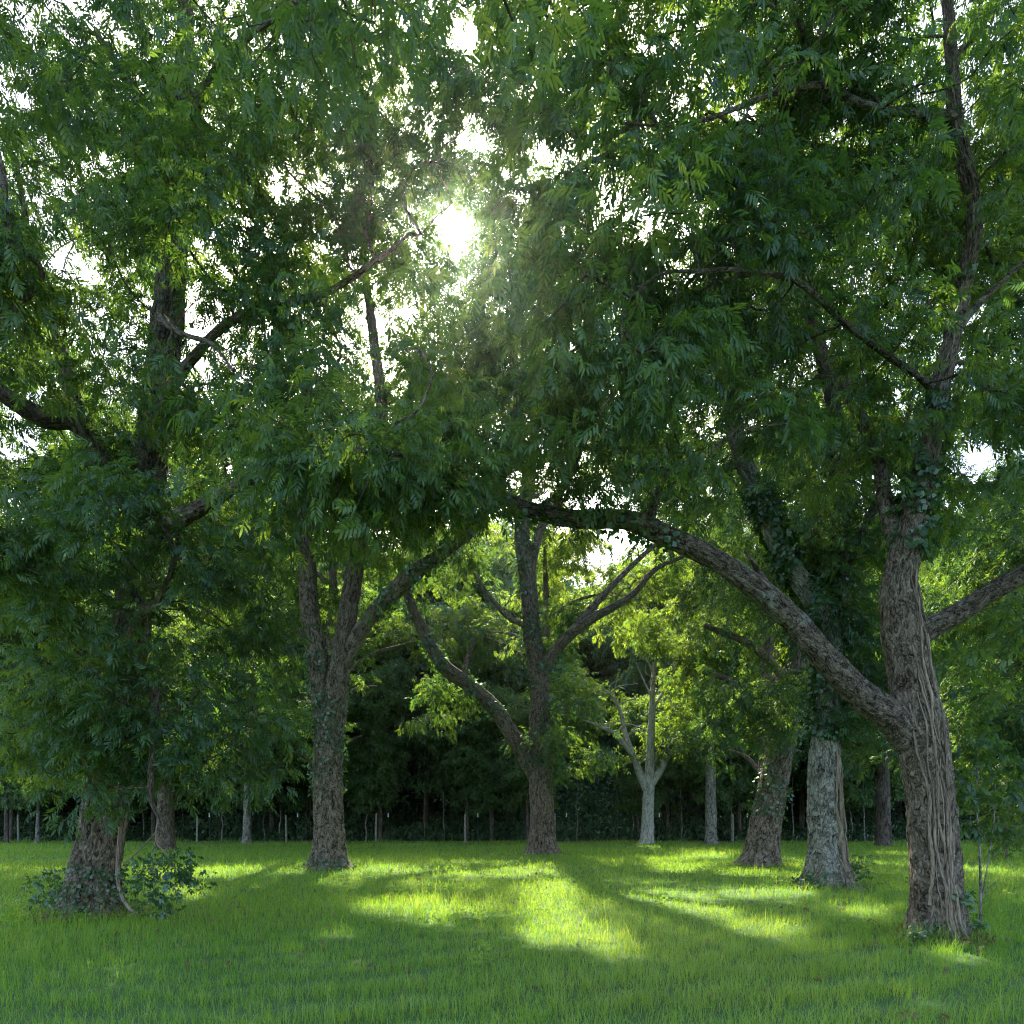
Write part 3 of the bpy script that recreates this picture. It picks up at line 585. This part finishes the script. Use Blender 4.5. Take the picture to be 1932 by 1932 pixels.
# leaning tree
pecan_lean, IVN = pecan('pecan_tree', 'pecan leaning to the right with dark furrowed trunk and a low root spur', 'tree',
  trunk=[(1432, 1636, 22, 66), (1443, 1560, 22, 57), (1455, 1500, 22, 54), (1468, 1440, 22, 50), (1484, 1380, 22.1, 42), (1500, 1300, 22.2, 34), (1520, 1200, 22.4, 30), (1540, 1050, 22.6, 24), (1530, 880, 22.8, 18), (1540, 700, 23, 10)],
  limbs=[[(1478, 1400, 22.1, 26), (1440, 1340, 21.8, 18), (1390, 1290, 21.4, 12), (1340, 1270, 21, 7)],
         [(1500, 1300, 22.2, 20), (1420, 1220, 22.2, 14), (1330, 1180, 22.2, 9)],
         [(1530, 1150, 22.4, 20), (1610, 1060, 22.2, 14), (1690, 960, 22, 8)]],
  ells=[E(1400, 1330, 21.3, 100, 95, 1.5, 22, 1.0), E(1380, 1180, 22, 110, 80, 1.8, 10, 1.1), E(1540, 860, 22.8, 230, 150, 3, 44, 1.3), E(1640, 1060, 22.5, 140, 130, 2.2, 16, 1.2), E(1420, 950, 22.8, 150, 90, 2.5, 14, 1.3)],
  lod='mid', per=8, k=11, seed=21, sc=0.880, detail=.7, spread=.3, ivy=[(0, .1, .4, 1500, .10)], tmu=.6, flare=0.6)

# slim trees near the far edge of the lawn
def small(u, v, Y, w, top, label, seed, ells, limbs=(), bark='bark', lean=0, tmu=.5, name='slim_tree', extra=1.0, ivy=None, cat='tree'):
    n = 6; vs = np.linspace(v, top, n); tr = [(u+lean*i/(n-1), vs[i], Y, w*(1-.75*i/(n-1))) for i in range(n)]
    return pecan(name, label, cat, tr, list(limbs), ells, 'far', 8, 7, seed, bark=bark, detail=.5, sc=1.0*extra, spread=.45, tmu=tmu, flare=.4, leafmat='leaf_far', ivy=ivy)
M['bark_pale'] = bark_mat('pale_bark', (0.12, 0.11, 0.09), (0.36, 0.34, 0.29), (0.58, 0.56, 0.50), (0.5, 0.54, 0.44), lich=.4)
tw = np.random.default_rng(4); TW = []
for (u, v, w) in [(1165, 1330, 6), (1150, 1310, 5), (1182, 1390, 6), (1130, 1370, 5), (1160, 1385, 6), (1232, 1320, 6), (1234, 1280, 5), (1233, 1300, 5), (1231, 1350, 6), (1265, 1425, 6), (1270, 1422, 5), (1245, 1455, 6), (1234, 1265, 4), (1140, 1375, 4), (1234, 1262, 5)]*2:
    a = tw.uniform(-2.6, -.5); L = tw.uniform(25, 60); m = (u+math.cos(a)*L*.5+tw.normal()*4, v+math.sin(a)*L*.5+tw.normal()*4)
    TW.append([(u, v, 42, w*.55), (*m, 41.8, 2.4), (u+math.cos(a+.4)*L, v+math.sin(a+.4)*L, 41.6, 1.0)])
small(1220, 1592, 42, 25, 1250, 'pale half bare tree with grey limbs spreading just above a short trunk', 31,
      [E(1310, 1390, 42, 80, 60, 2.5, 20, 1.3), E(1180, 1430, 41, 40, 25, 1, 5, 1.0), E(1340, 1320, 42, 80, 60, 2.5, 20, 1.3), E(1100, 1330, 43.5, 90, 80, 2, 20, 1.3)], bark='bark_pale', lean=14,
      limbs=[[(1219, 1490, 42, 16), (1200, 1440, 42, 12), (1182, 1390, 42, 9), (1165, 1330, 42, 7), (1135, 1295, 42, 3)], [(1190, 1420, 42, 10), (1160, 1385, 41.5, 8), (1130, 1370, 41.3, 6), (1100, 1358, 41, 3)],
             [(1222, 1490, 42, 15), (1245, 1455, 42, 13), (1258, 1430, 42, 12), (1270, 1420, 42, 7)], [(1231, 1340, 42, 7), (1260, 1290, 42, 4), (1280, 1250, 42, 2)], [(1232, 1320, 42, 6), (1215, 1285, 42, 3), (1200, 1250, 42, 2)], [(1233, 1300, 42, 5), (1228, 1260, 42, 4), (1212, 1235, 42, 2)]]+TW)
small(1341, 1592, 41, 23, 1150, 'straight grey trunk standing between the half bare tree and the leaning pecan', 33, [E(1350, 1370, 41, 70, 70, 3, 22, 1.6), E(1360, 1240, 41, 80, 70, 3, 20, 1.6)], bark='bark_grey')
small(1667, 1597, 38.5, 27, 1150, 'plain grey trunk seen between the ivy covered pecan and the vine wrapped one', 35, [E(1670, 1390, 38.5, 80, 60, 3, 18, 1.5), E(1680, 1250, 38.5, 110, 90, 3, 30, 1.6)], bark='bark_dark')
small(466, 1590, 43, 16, 1200, 'slim pale trunk rising behind the lawn at the left', 37, [E(460, 1400, 43, 100, 70, 3, 24, 1.6), E(470, 1270, 43, 110, 90, 3, 26, 1.6)], bark='bark_grey', lean=4)
small(312, 1595, 34, 33, 1200, 'stout brown trunk half hidden behind the low hanging leaves on the left', 39, [E(330, 1400, 34, 110, 80, 3, 26, 1.6), E(380, 1250, 34, 140, 110, 3, 36, 1.6)])
small(70, 1590, 44, 8, 1480, 'thin pole straight sapling with yellow green top at far left', 41, [E(75, 1475, 44, 28, 22, 1, 4, .8)], bark='bark_grey', tmu=.9, name='sapling', lean=3)
small(12, 1592, 44, 8, 1300, 'thin brown sapling touching the left border of the photo', 43, [E(20, 1480, 44, 50, 40, 1.5, 8, 1.0)], bark='bark_dark', name='sapling')

# trees with trunks just outside the picture whose crowns fill its edges
def side_tree(x, y, h, label, seed, ells, lod='mid', sc=1.0, k=10, limbs=None, tmu=.5):
    tr = [(x, y, 0, .42), (x+.1, y, 2, .36), (x, y+.1, h*.4, .3), (x+.2, y, h*.7, .18), (x, y, h, .05)]
    r = np.random.default_rng(seed); lb = limbs or []
    if not lb:
        for i in range(5):
            a = r.uniform(0, 6.28); z = r.uniform(3, h*.7); L = r.uniform(3, 5)
            lb.append([(x, y, z, .15), (x+math.cos(a)*L*.5, y+math.sin(a)*L*.5, z+L*.35, .10), (x+math.cos(a)*L, y+math.sin(a)*L, z+L*.5, .04)])
    return pecan('pecan_tree', label, 'tree', tr, lb, ells, lod, 8, k, seed, world=True, sc=sc*.85, tmu=tmu, detail=.5, spread=.3)
side_tree(13.5, 13.0, 15, 'dense dark tree filling the right border behind the vine wrapped pecan', 51, [E(1960, 500, 12.5, 130, 480, 2, 46, 1.0), E(1960, 1150, 14, 110, 130, 1.5, 8, 1.0), E(1935, 1350, 15, 60, 120, 1.0, 14, .9)])
side_tree(22, 24, 16, 'sunlit yellow green tree at the right border beyond the others', 53, [E(1890, 1120, 24, 120, 160, 3, 44, 1.4), E(1850, 1370, 25, 110, 130, 2.5, 30, 1.3), E(1900, 960, 24, 120, 100, 3, 16, 1.3)], sc=1.2)
side_tree(-19, 20, 17, 'big dim tree filling the left border behind the low boughs', 55, [E(10, 1150, 20, 130, 200, 3, 50, 1.3), E(60, 1400, 21, 120, 90, 2.5, 26, 1.2), E(40, 950, 20, 110, 120, 3, 14, 1.2), E(-40, 650, 19, 120, 250, 3, 30, 1.3), E(170, 380, 18, 220, 260, 2.5, 54, 1.2), E(420, 250, 18, 160, 160, 2.5, 20, 1.2)], sc=1.1)
side_tree(-10.5, 7.0, 14, 'large leaves reaching in from a tree beyond the left border', 57, [E(-10, 480, 8.5, 55, 110, .7, 9, .6), E(-10, 720, 9, 60, 80, .8, 5, .6), E(0, 1020, 9, 60, 130, .7, 8, .7), E(-20, 100, 8.5, 60, 100, .7, 4, .6)], lod='near')
side_tree(4.6, -2.5, 11, 'tree behind the viewer whose bright leafy spray hangs at the top', 59, [E(740, 0, 4.6, 120, 45, .35, 3, .35), E(620, 20, 4.8, 90, 60, .3, 3, .35), E(1000, 0, 4.4, 60, 40, .3, 2, .3), E(480, 10, 5.2, 120, 60, .4, 3, .4)], lod='near', k=3, sc=.8,
          limbs=[[(4.6, -2.5, 4, .14), (3.4, -.5, 6.2, .10), (2.0, 1.8, 7.3, .07), (.8, 3.4, 7.4, .04), (-.6, 4.3, 7.4, .02), (-1.9, 5.0, 7.5, .01)]])
side_tree(1.65, 36, 18, 'tall pecan behind the central one with leaves tinted lighter to look sunlit', 61, [E(1190, 1090, 37, 230, 120, 3, 64, 1.4), E(1150, 900, 37, 260, 80, 3, 34, 1.5), E(1290, 780, 34, 160, 130, 4, 30, 1.7), E(1000, 980, 36, 140, 90, 3, 22, 1.5)], sc=1.4, tmu=.85)  # sunlit look partly put into the lighter leaf tint
side_tree(-8.5, 31, 18, 'tall pecan behind the forked one with dim lower leaves', 63, [E(420, 1080, 31, 170, 150, 4, 46, 1.6), E(300, 850, 31, 190, 160, 4, 44, 1.6), E(680, 860, 31, 170, 120, 4, 34, 1.6), E(720, 1080, 31, 90, 90, 3, 10, 1.4), E(600, 930, 33, 260, 90, 3, 40, 1.5), E(250, 930, 33, 200, 100, 3, 22, 1.5)], sc=1.4)
side_tree(11.4, 30, 17, 'bushy pecan behind the leaning one, bright leaves catching the sun', 65, [E(1370, 1080, 31, 110, 80, 3, 14, 1.5), E(1480, 900, 30, 160, 130, 4, 34, 1.6), E(1700, 850, 30, 130, 160, 4, 34, 1.6), E(1850, 1000, 30, 120, 100, 3, 14, 1.5), E(1560, 930, 33, 260, 90, 3, 40, 1.5)], sc=1.4)

side_tree(-11.6, 42, 18, 'back row shade tree added behind the forked pecan, pale leaves over the fence', 67, [E(600, 1130, 42, 220, 90, 3, 48, 1.6), E(860, 1170, 42, 110, 80, 3, 22, 1.5), E(330, 1150, 42, 150, 90, 3, 24, 1.6)], sc=1.9, tmu=.75)  # added to keep sun off the lawn, trunk set behind the forked pecan
side_tree(18.8, 40, 18, 'back row shade tree added behind the ivy covered pecan, yellow green in the sun', 69, [E(1560, 1150, 40, 210, 100, 3, 48, 1.6), E(1300, 1200, 41, 120, 80, 3, 24, 1.5), E(1800, 1150, 40, 120, 100, 3, 20, 1.6)], sc=1.9, tmu=.8)  # also added as a sun blocker for the lawn, on the right
# ------------------------------------------------------------------ the wood beyond the fence
def copy_tree(o, loc, rz, s):
    c = o.copy(); C.collection.objects.link(c); c.location = loc; c.rotation_euler = (0, 0, rz); c.scale = s
    for ch in o.children:
        d = ch.copy(); C.collection.objects.link(d); d.parent = c
    return c
wr = np.random.default_rng(101)
wood = []
for i in range(4):
    h = 19.0; x = -30+i*18
    tr = [(x, 62, 0, .22), (x+wr.normal()*.1, 62, 4, .19), (x+wr.normal()*.3, 62, 9, .15), (x+wr.normal()*.4, 62, 14, .10), (x, 62, h-1, .03)]
    lb = []
    for q in range(5):
        a = wr.uniform(0, 6.28); z = wr.uniform(5, 13); L = wr.uniform(2.2, 3.6)
        lb.append([(x, 62, z, .08), (x+math.cos(a)*L*.5, 62+math.sin(a)*L*.5, z+L*.4, .05), (x+math.cos(a)*L, 62+math.sin(a)*L, z+L*.6, .02)])
    el = [((x, 62, 14.5), (3.3, 3.3, 4.0), 40, 1.5), ((x+wr.normal(), 62+wr.normal(), 9), (3.4, 3.4, 3.0), 34, 1.4), ((x+wr.normal(), 61, 5.6), (2.8, 2.8, 1.8), 14, 1.2)]
    o, _ = pecan('forest_tree', 'dense dark tree of the wood behind the fence', 'tree', tr, lb, el, 'wood', 9, 30, 110+i, group='trees of the wood behind the fence', world=True, do_carve=False,
                 detail=.3, spread=.5, leafmat='leaf_far', twig_r=.01, bark='bark_dark', sc=1.0, flare=.3)
    wood.append(o)
spots = []
for row, (y0, step, s0) in enumerate([(48.2, 4.6, .62), (51.5, 5.4, 1.08), (57, 5.4, 1.5), (64, 7.0, 1.55), (73, 9, 1.55), (84, 10.5, 1.65), (97, 12, 1.7)]):
    half = y0*.80+8
    for x in np.arange(-half, half, step): spots.append((x+wr.normal()*1.2, y0+wr.normal()*1.3, s0*wr.uniform(.88, 1.12)))
OPEN = [P(1340, 1330, 42), P(1110, 1310, 43), P(1450, 1200, 40)]       # breaks in the wood where the sun reaches the back of the lawn
def shades(x, y, s): return any(abs(x-(c+SUN*(y-c[1])/SUN[1])[0]) < 3.2 and (c+SUN*(y-c[1])/SUN[1])[2] < 19*s+1 for c in OPEN)
spots = [q for q in spots if not (q[2] > .75 and shades(*q))]
for i, (x, y, s) in enumerate(spots):
    rz = wr.uniform(0, 6.28); sc_ = (s, s, s*wr.uniform(.92, 1.08))
    if i < 4: o = wood[i]; o.location = (x, y, 0); o.rotation_euler = (0, 0, rz); o.scale = sc_
    else: o = copy_tree(wood[i % 4], (x, y, 0), rz, sc_)
    if s < .75: o['label'] = 'low bushy young tree right behind the wire fence'; o['group'] = 'young trees right behind the fence'
    elif y < 60.5: o['label'] = 'tall dark tree at the front of the wood, above the young trees'; o['group'] = 'tall trees at the front of the wood'
    else: o['label'] = 'tree deep in the wood, hidden but for bits of its crown'; o['group'] = 'trees deep in the wood'

def undergrowth():
    r = np.random.default_rng(77); n = 150000
    X = r.uniform(-1, 1, n); Y = 47.5+r.random(n)**.8*26; X *= Y*.85+6; top = 2.2+1.0*nz1(np.stack([X*.25, Y*.25, 0*X], 1))+np.clip(Y-52, 0, 9)*.62
    Z = r.random(n)*np.clip(top, .4, 9)*np.clip((Y-46.5)/4, .1, 1)
    m2 = 110000; Y2 = 72+r.random(m2)*36; X2 = r.uniform(-1, 1, m2)*(Y2*.85+6)
    X = np.concatenate([X, X2]); Y = np.concatenate([Y, Y2]); Z = np.concatenate([Z, r.random(m2)*11]); big = np.concatenate([np.ones(n), np.full(m2, 2.6)]); n += m2
    p = np.stack([X, Y, Z+.1], 1); a = r.uniform(0, 6.28, n); D = np.stack([np.cos(a), np.sin(a), r.uniform(-.6, .2, n)], 1)
    V, T, ti = place_leaves(p, D, r.uniform(.5, 1.2, n)*.9*big, 'wood', np.clip(r.normal(size=n)*.2+.4, 0, 1), r=r)
    g = mesh('undergrowth', V, [T], M['leaf_dark'], None, False, (0, 0, 0), {'tint': ti}); g['kind'] = 'stuff'
    g['label'] = 'dark tangled undergrowth of the wood behind the fence'; g['category'] = 'undergrowth'
undergrowth()

# thin stems at the edge of the wood
sr = np.random.default_rng(55); first = None
for i, u in enumerate([36, 145, 270, 345, 419, 497, 530, 585, 690, 800, 838, 930, 1090, 1165, 1195, 1285, 1380, 1495, 1605, 1632, 1830]):
    Y = sr.uniform(46.5, 50); x = (u-966)/F*Y
    if i < 3:
        root = thing('thin_stem', 'thin crooked understorey stem at the dark edge of the wood', 'sapling', (x, Y, 0), 'thin stems along the edge of the wood')
        Tb = Tubes(); q = [(x, Y, -.05)]; cx = x; cy_ = Y
        for z in np.arange(.8, 7.3, .8): cx += sr.normal()*.05; cy_ += sr.normal()*.05; q.append((cx, cy_, z))
        Tb.add(q, np.linspace(.05, .02, len(q)), 7, .2, lump=.1, seed=i); Tb.build('trunk', M['bark_grey'], root, (x, Y, 0))
        n = 90; zz = sr.uniform(3.0, 7.2, n); p = np.stack([x+sr.normal(size=n)*.6, Y+sr.normal(size=n)*.5, zz], 1); a = sr.uniform(0, 6.28, n)
        V, T, ti = place_leaves(p, np.stack([np.cos(a), np.sin(a), sr.uniform(-.6, .1, n)], 1), sr.uniform(.5, 1, n), 'wood', sr.random(n), r=sr)
        mesh('crown', V, [T], M['leaf_dark'], root, False, (x, Y, 0), {'tint': ti})
        first = (first or [])+[root]
    else:
        s = sr.uniform(.6, 1.2); copy_tree(first[i % 3], (x, Y, 0), sr.uniform(0, 6.28), (sr.uniform(.6, 1.3),)*2+(s,))

# ------------------------------------------------------------------ fence
def fence():
    Y = 45.2; root = thing('wire_fence', 'wire fence on weathered wooden posts and white tipped steel posts along the wood', 'fence', (0, Y, 0))
    r = np.random.default_rng(3); wm = plain('weathered_wood', (0.20, 0.19, 0.15), .9, (0.32, 0.30, 0.24), 6); sm = plain('green_steel', (0.03, 0.06, 0.045), .6); wt = plain('white_paint', (0.82, 0.82, 0.82), .6)
    gm = plain('galvanised_wire', (0.10, 0.10, 0.095), .5)
    us = [372+168*i*1.003 for i in range(-3, 11)]
    for i, u in enumerate(us):
        x = (u-966)/F*Y; h = r.uniform(1.72, 1.98); ln = r.normal()*.07
        Tb = Tubes(); Tb.add([(x, Y, -.1), (x+ln*.5, Y, h*.5), (x+ln, Y, h)], [.068, .062, .056], 12, .08, lump=.06, seed=i)
        o = Tb.build('post', wm, root, (0, Y, 0))
        cv, cf = [(x+ln, Y, h+.02)], []      # slightly domed top
        for k in range(12): cv.append((x+ln+math.cos(k/12*6.2832)*.056, Y+math.sin(k/12*6.2832)*.056, h-.005))
        cf = [(0, 1+k, 1+(k+1) % 12) for k in range(12)]
        mesh('post_top', cv, [np.array(cf)], wm, o, False, (0, Y, 0))
        x2 = x+ (24/F*Y) + r.normal()*.1; w = .022
        def tpost(z0, z1, name, m, par, e=0.0):   # T section steel post
            prof = np.array([(-w-e, -.006-e), (w+e, -.006-e), (w+e, .006+e), (.006+e, .006+e), (.006+e, .035+e), (-.006-e, .035+e), (-.006-e, .006+e), (-w-e, .006+e)])
            V = [(x2+a, Y+b, z) for z in (z0, z1) for a, b in prof]
            Q = [(k, (k+1) % 8, 8+(k+1) % 8, 8+k) for k in range(8)]
            return mesh(name, V, [np.array(Q), np.array([[15, 14, 13, 12, 11, 10, 9, 8]])], m, par, False, (0, Y, 0))
        st = tpost(-.1, 1.99, 'steel_post', sm, root); tpost(1.72, 2.0, 'white_tip', wt, st, .012)
    for z in (.3, .65, 1.0, 1.35, 1.7):
        Tb = Tubes(); xs = np.linspace((us[0]-966)/F*Y, (us[-1]-966)/F*Y, 60)
        Tb.add(np.stack([xs, 0*xs+Y-.09, z+.012*np.sin(xs*2)], 1), np.full(60, .0022), 4); Tb.build('wire', gm, root, (0, Y, 0))
fence()

def litter():
    r = np.random.default_rng(91); O = []
    for bx, by, rr, n in ((5.7, 8.9, .75, 420), (-6.97, 11, .95, 600), (-5.73, 21, .9, 420), (1.36, 30, 1.0, 380), (7.33, 15.5, .9, 600), (8.1, 22, 1.0, 420), (-.5, 14, 11, 420)):
        a = r.uniform(0, 6.28, n); d = rr*np.sqrt(r.random(n))*r.uniform(.7, 1.1, n); O.append(np.stack([bx+np.cos(a)*d, by+np.sin(a)*d, r.uniform(.02, .13, n)], 1))
    O = np.vstack(O); a = r.uniform(0, 6.28, len(O)); D = np.stack([np.cos(a), np.sin(a), r.normal(size=len(O))*.3], 1)
    V, T, ti = place_leaves(O, D, r.uniform(.5, 1.2, len(O)), 'weed', r.random(len(O)), roll=1.2, r=r)
    M['litter'] = leaf_mat('dead_leaf', [(0.10, 0.065, 0.035), (0.20, 0.14, 0.07), (0.30, 0.25, 0.11)], [(0.1, 0.06, 0.02), (0.2, 0.13, 0.04), (0.3, 0.25, 0.06)], tw=.25, gloss=.02)
    g = mesh('leaf_litter', V, [T], M['litter'], None, False, (0, 0, 0), {'tint': ti}); g['kind'] = 'stuff'
    g['label'] = 'dead brown leaves lying in the grass around the trunks'; g['category'] = 'leaf litter'
litter()
# ------------------------------------------------------------------ small plants
def plant(name, label, cat, base, stems, leaves, lod, sc, n, seed, m='ivy', tmu=.5, bark='twig'):
    r = np.random.default_rng(seed); root = thing(name, label, cat, base); org = np.array(base, float)
    Tb = Tubes()
    for s in stems: pts = np.array([q[:3] for q in s], float); Tb.add(pts, [q[3] for q in s], 7, .06, lump=.08, seed=seed % 7)
    st = Tb.build('stem', M['bark_grey'] if bark == 'grey' else M['vine'], root, org)
    O = []
    for c, rad, k in leaves: O.append(np.asarray(c)+np.clip(r.normal(size=(k, 3)), -1.6, 1.6)*np.asarray(rad)*.6)
    O = np.vstack(O); O = O[O[:, 2] > .03]; a = r.uniform(0, 6.28, len(O)); D = np.stack([np.cos(a), np.sin(a), r.uniform(-.6, .25, len(O))], 1)
    V, T, ti = place_leaves(O, D, sc*r.uniform(.6, 1.2, len(O)), lod, np.clip(tmu+r.normal(size=len(O))*.18, 0, 1), r=r)
    mesh('foliage', V, [T], M[m], root, False, org, {'tint': ti})
    return root
def q4(u, v, Y, r_): p = P(u, v, Y); return (p[0], p[1], p[2], r_)
def el(u, v, Y, ru, rv, rY, k): return (P(u, v, Y), (ru/F*Y, rY, rv/F*Y), k)
b = P(1848, 1765, 9.1); b[2] = 0
plant('young_tree', 'spindly young tree with two bare stems beside the vine wrapped trunk', 'sapling', b,
      [[q4(1850, 1762, 9.1, .02), q4(1850, 1680, 9.1, .017), q4(1848, 1600, 9.1, .015), q4(1843, 1520, 9.1, .012), q4(1846, 1400, 9.1, .008)], [q4(1851, 1700, 9.1, .012), q4(1862, 1640, 9.1, .009), q4(1874, 1560, 9.1, .007), q4(1878, 1480, 9.1, .005)],
       [q4(1851, 1690, 9.1, .008), q4(1885, 1658, 9.1, .005)], [q4(1849, 1640, 9.1, .006), q4(1872, 1618, 9.1, .004), q4(1890, 1600, 9.1, .003)]],
      [el(1840, 1555, 9.1, 30, 22, .15, 12), el(1850, 1420, 9.2, 70, 60, .4, 70), el(1860, 1500, 9.1, 60, 25, .3, 26), el(1810, 1480, 8.8, 30, 40, .2, 22), el(1850, 1300, 9.3, 70, 100, .4, 50)], 'big', .75, 0, 71, m='leaf', tmu=.45, bark='grey')
b = P(300, 1700, 9.6); b[2] = 0
plant('low_bough', 'drooping leafy spray hanging on a bare curved stem beside the flared trunk', 'branch', b,
      [[q4(300, 1540, 9.15, .012), q4(294, 1570, 9.2, .012), q4(296, 1592, 9.3, .012), q4(312, 1610, 9.4, .010), q4(330, 1640, 9.5, .008), q4(340, 1670, 9.6, .006)], [q4(298, 1565, 9.2, .010), q4(262, 1605, 9.6, .009), q4(232, 1632, 10.1, .008)], [q4(312, 1610, 9.4, .008), q4(280, 1650, 9.5, .006), q4(270, 1690, 9.5, .004)]],
      [el(320, 1622, 9.45, 50, 26, .35, 70), el(295, 1665, 9.5, 52, 36, .35, 110), el(355, 1650, 9.55, 36, 30, .3, 60), el(262, 1640, 9.7, 34, 24, .3, 26), el(305, 1705, 9.5, 36, 20, .25, 34)], 'big', .42, 0, 73, m='ivy', tmu=.45)
b = P(95, 1725, 11.2); b[2] = 0
plant('shrub', 'small leafy shrub against the left side of the flared trunk base', 'shrub', b, [[q4(100, 1725, 11.2, .012), q4(95, 1690, 11.2, .008), q4(92, 1655, 11.2, .004)], [q4(104, 1725, 11.2, .01), q4(112, 1690, 11.1, .006), q4(108, 1660, 11.1, .003)]],
      [el(95, 1680, 11.2, 34, 42, .3, 150), el(110, 1712, 11.1, 30, 22, .3, 80)], 'weed', 1.3, 0, 75)
b = P(910, 1835, 7.0); b[2] = 0
plant('weed', 'pale yellow green leafy weed standing above the grass in the middle', 'weed', b, [[(b[0], b[1], 0, .004), (b[0]-.02, b[1], .15, .003), (b[0]-.01, b[1], .32, .002)]],
      [((b[0], b[1], .17), (.10, .10, .16), 40), ((b[0], b[1], .28), (.05, .05, .08), 14)], 'weed', .75, 0, 77, m='grass', tmu=.75)
b = P(1635, 1690, 15.0); b[2] = 0
plant('shrub', 'scraggly brush at the right foot of the ivy covered pecan', 'shrub', b, [[q4(1612, 1670, 15.2, .012), q4(1622, 1640, 15.2, .008), q4(1630, 1610, 15.2, .004)]],
      [el(1612, 1645, 15.3, 26, 34, .4, 90), el(1540, 1668, 15.1, 40, 10, .3, 50)], 'weed', 1.5, 0, 79)
b = P(1910, 1600, 26); b[2] = 0
plant('bush', 'dense green bush reaching the ground at the right border', 'bush', b, [[q4(1900, 1622, 26, .05), q4(1900, 1560, 26, .04), q4(1905, 1500, 26, .02)]],
      [el(1915, 1500, 26, 60, 90, 1.2, 700), el(1900, 1570, 26, 40, 40, .9, 300)], 'mid', .8, 0, 81, m='leaf_far', tmu=.55)
b = P(1815, 1775, 8.7); b[2] = 0
plant('shrub', 'dark leafy tuft at the right foot of the vine wrapped pecan', 'shrub', b, [[q4(1822, 1778, 8.7, .008), q4(1826, 1750, 8.7, .005)]], [el(1832, 1758, 8.7, 22, 22, .15, 70), el(1730, 1765, 8.4, 26, 12, .1, 30)], 'weed', 1.2, 0, 83)

# ------------------------------------------------------------------ faint scattering volume added for the glow round the sun
m, n, N, L = mat('sun_glow_air')
pv = N('ShaderNodeVolumePrincipled'); pv.inputs['Density'].default_value = 0.00016; pv.inputs['Color'].default_value = (0.93, 0.95, 1, 1); pv.inputs['Anisotropy'].default_value = 0.90
o = N('ShaderNodeOutputMaterial'); L(pv.outputs[0], o.inputs['Volume'])
x, y0, y1, z0, z1 = 130, -30, 130, -1.2, 42
hz = mesh('glow_haze', [(-x, y0, z0), (x, y0, z0), (x, y1, z0), (-x, y1, z0), (-x, y0, z1), (x, y0, z1), (x, y1, z1), (-x, y1, z1)],
     [np.array([(0, 3, 2, 1), (4, 5, 6, 7), (0, 1, 5, 4), (1, 2, 6, 5), (2, 3, 7, 6), (3, 0, 4, 7)])], m)
hz['kind'] = 'stuff'; hz['label'] = 'thin scattering volume added for the sun glow between the trees'; hz['category'] = 'glow_haze'
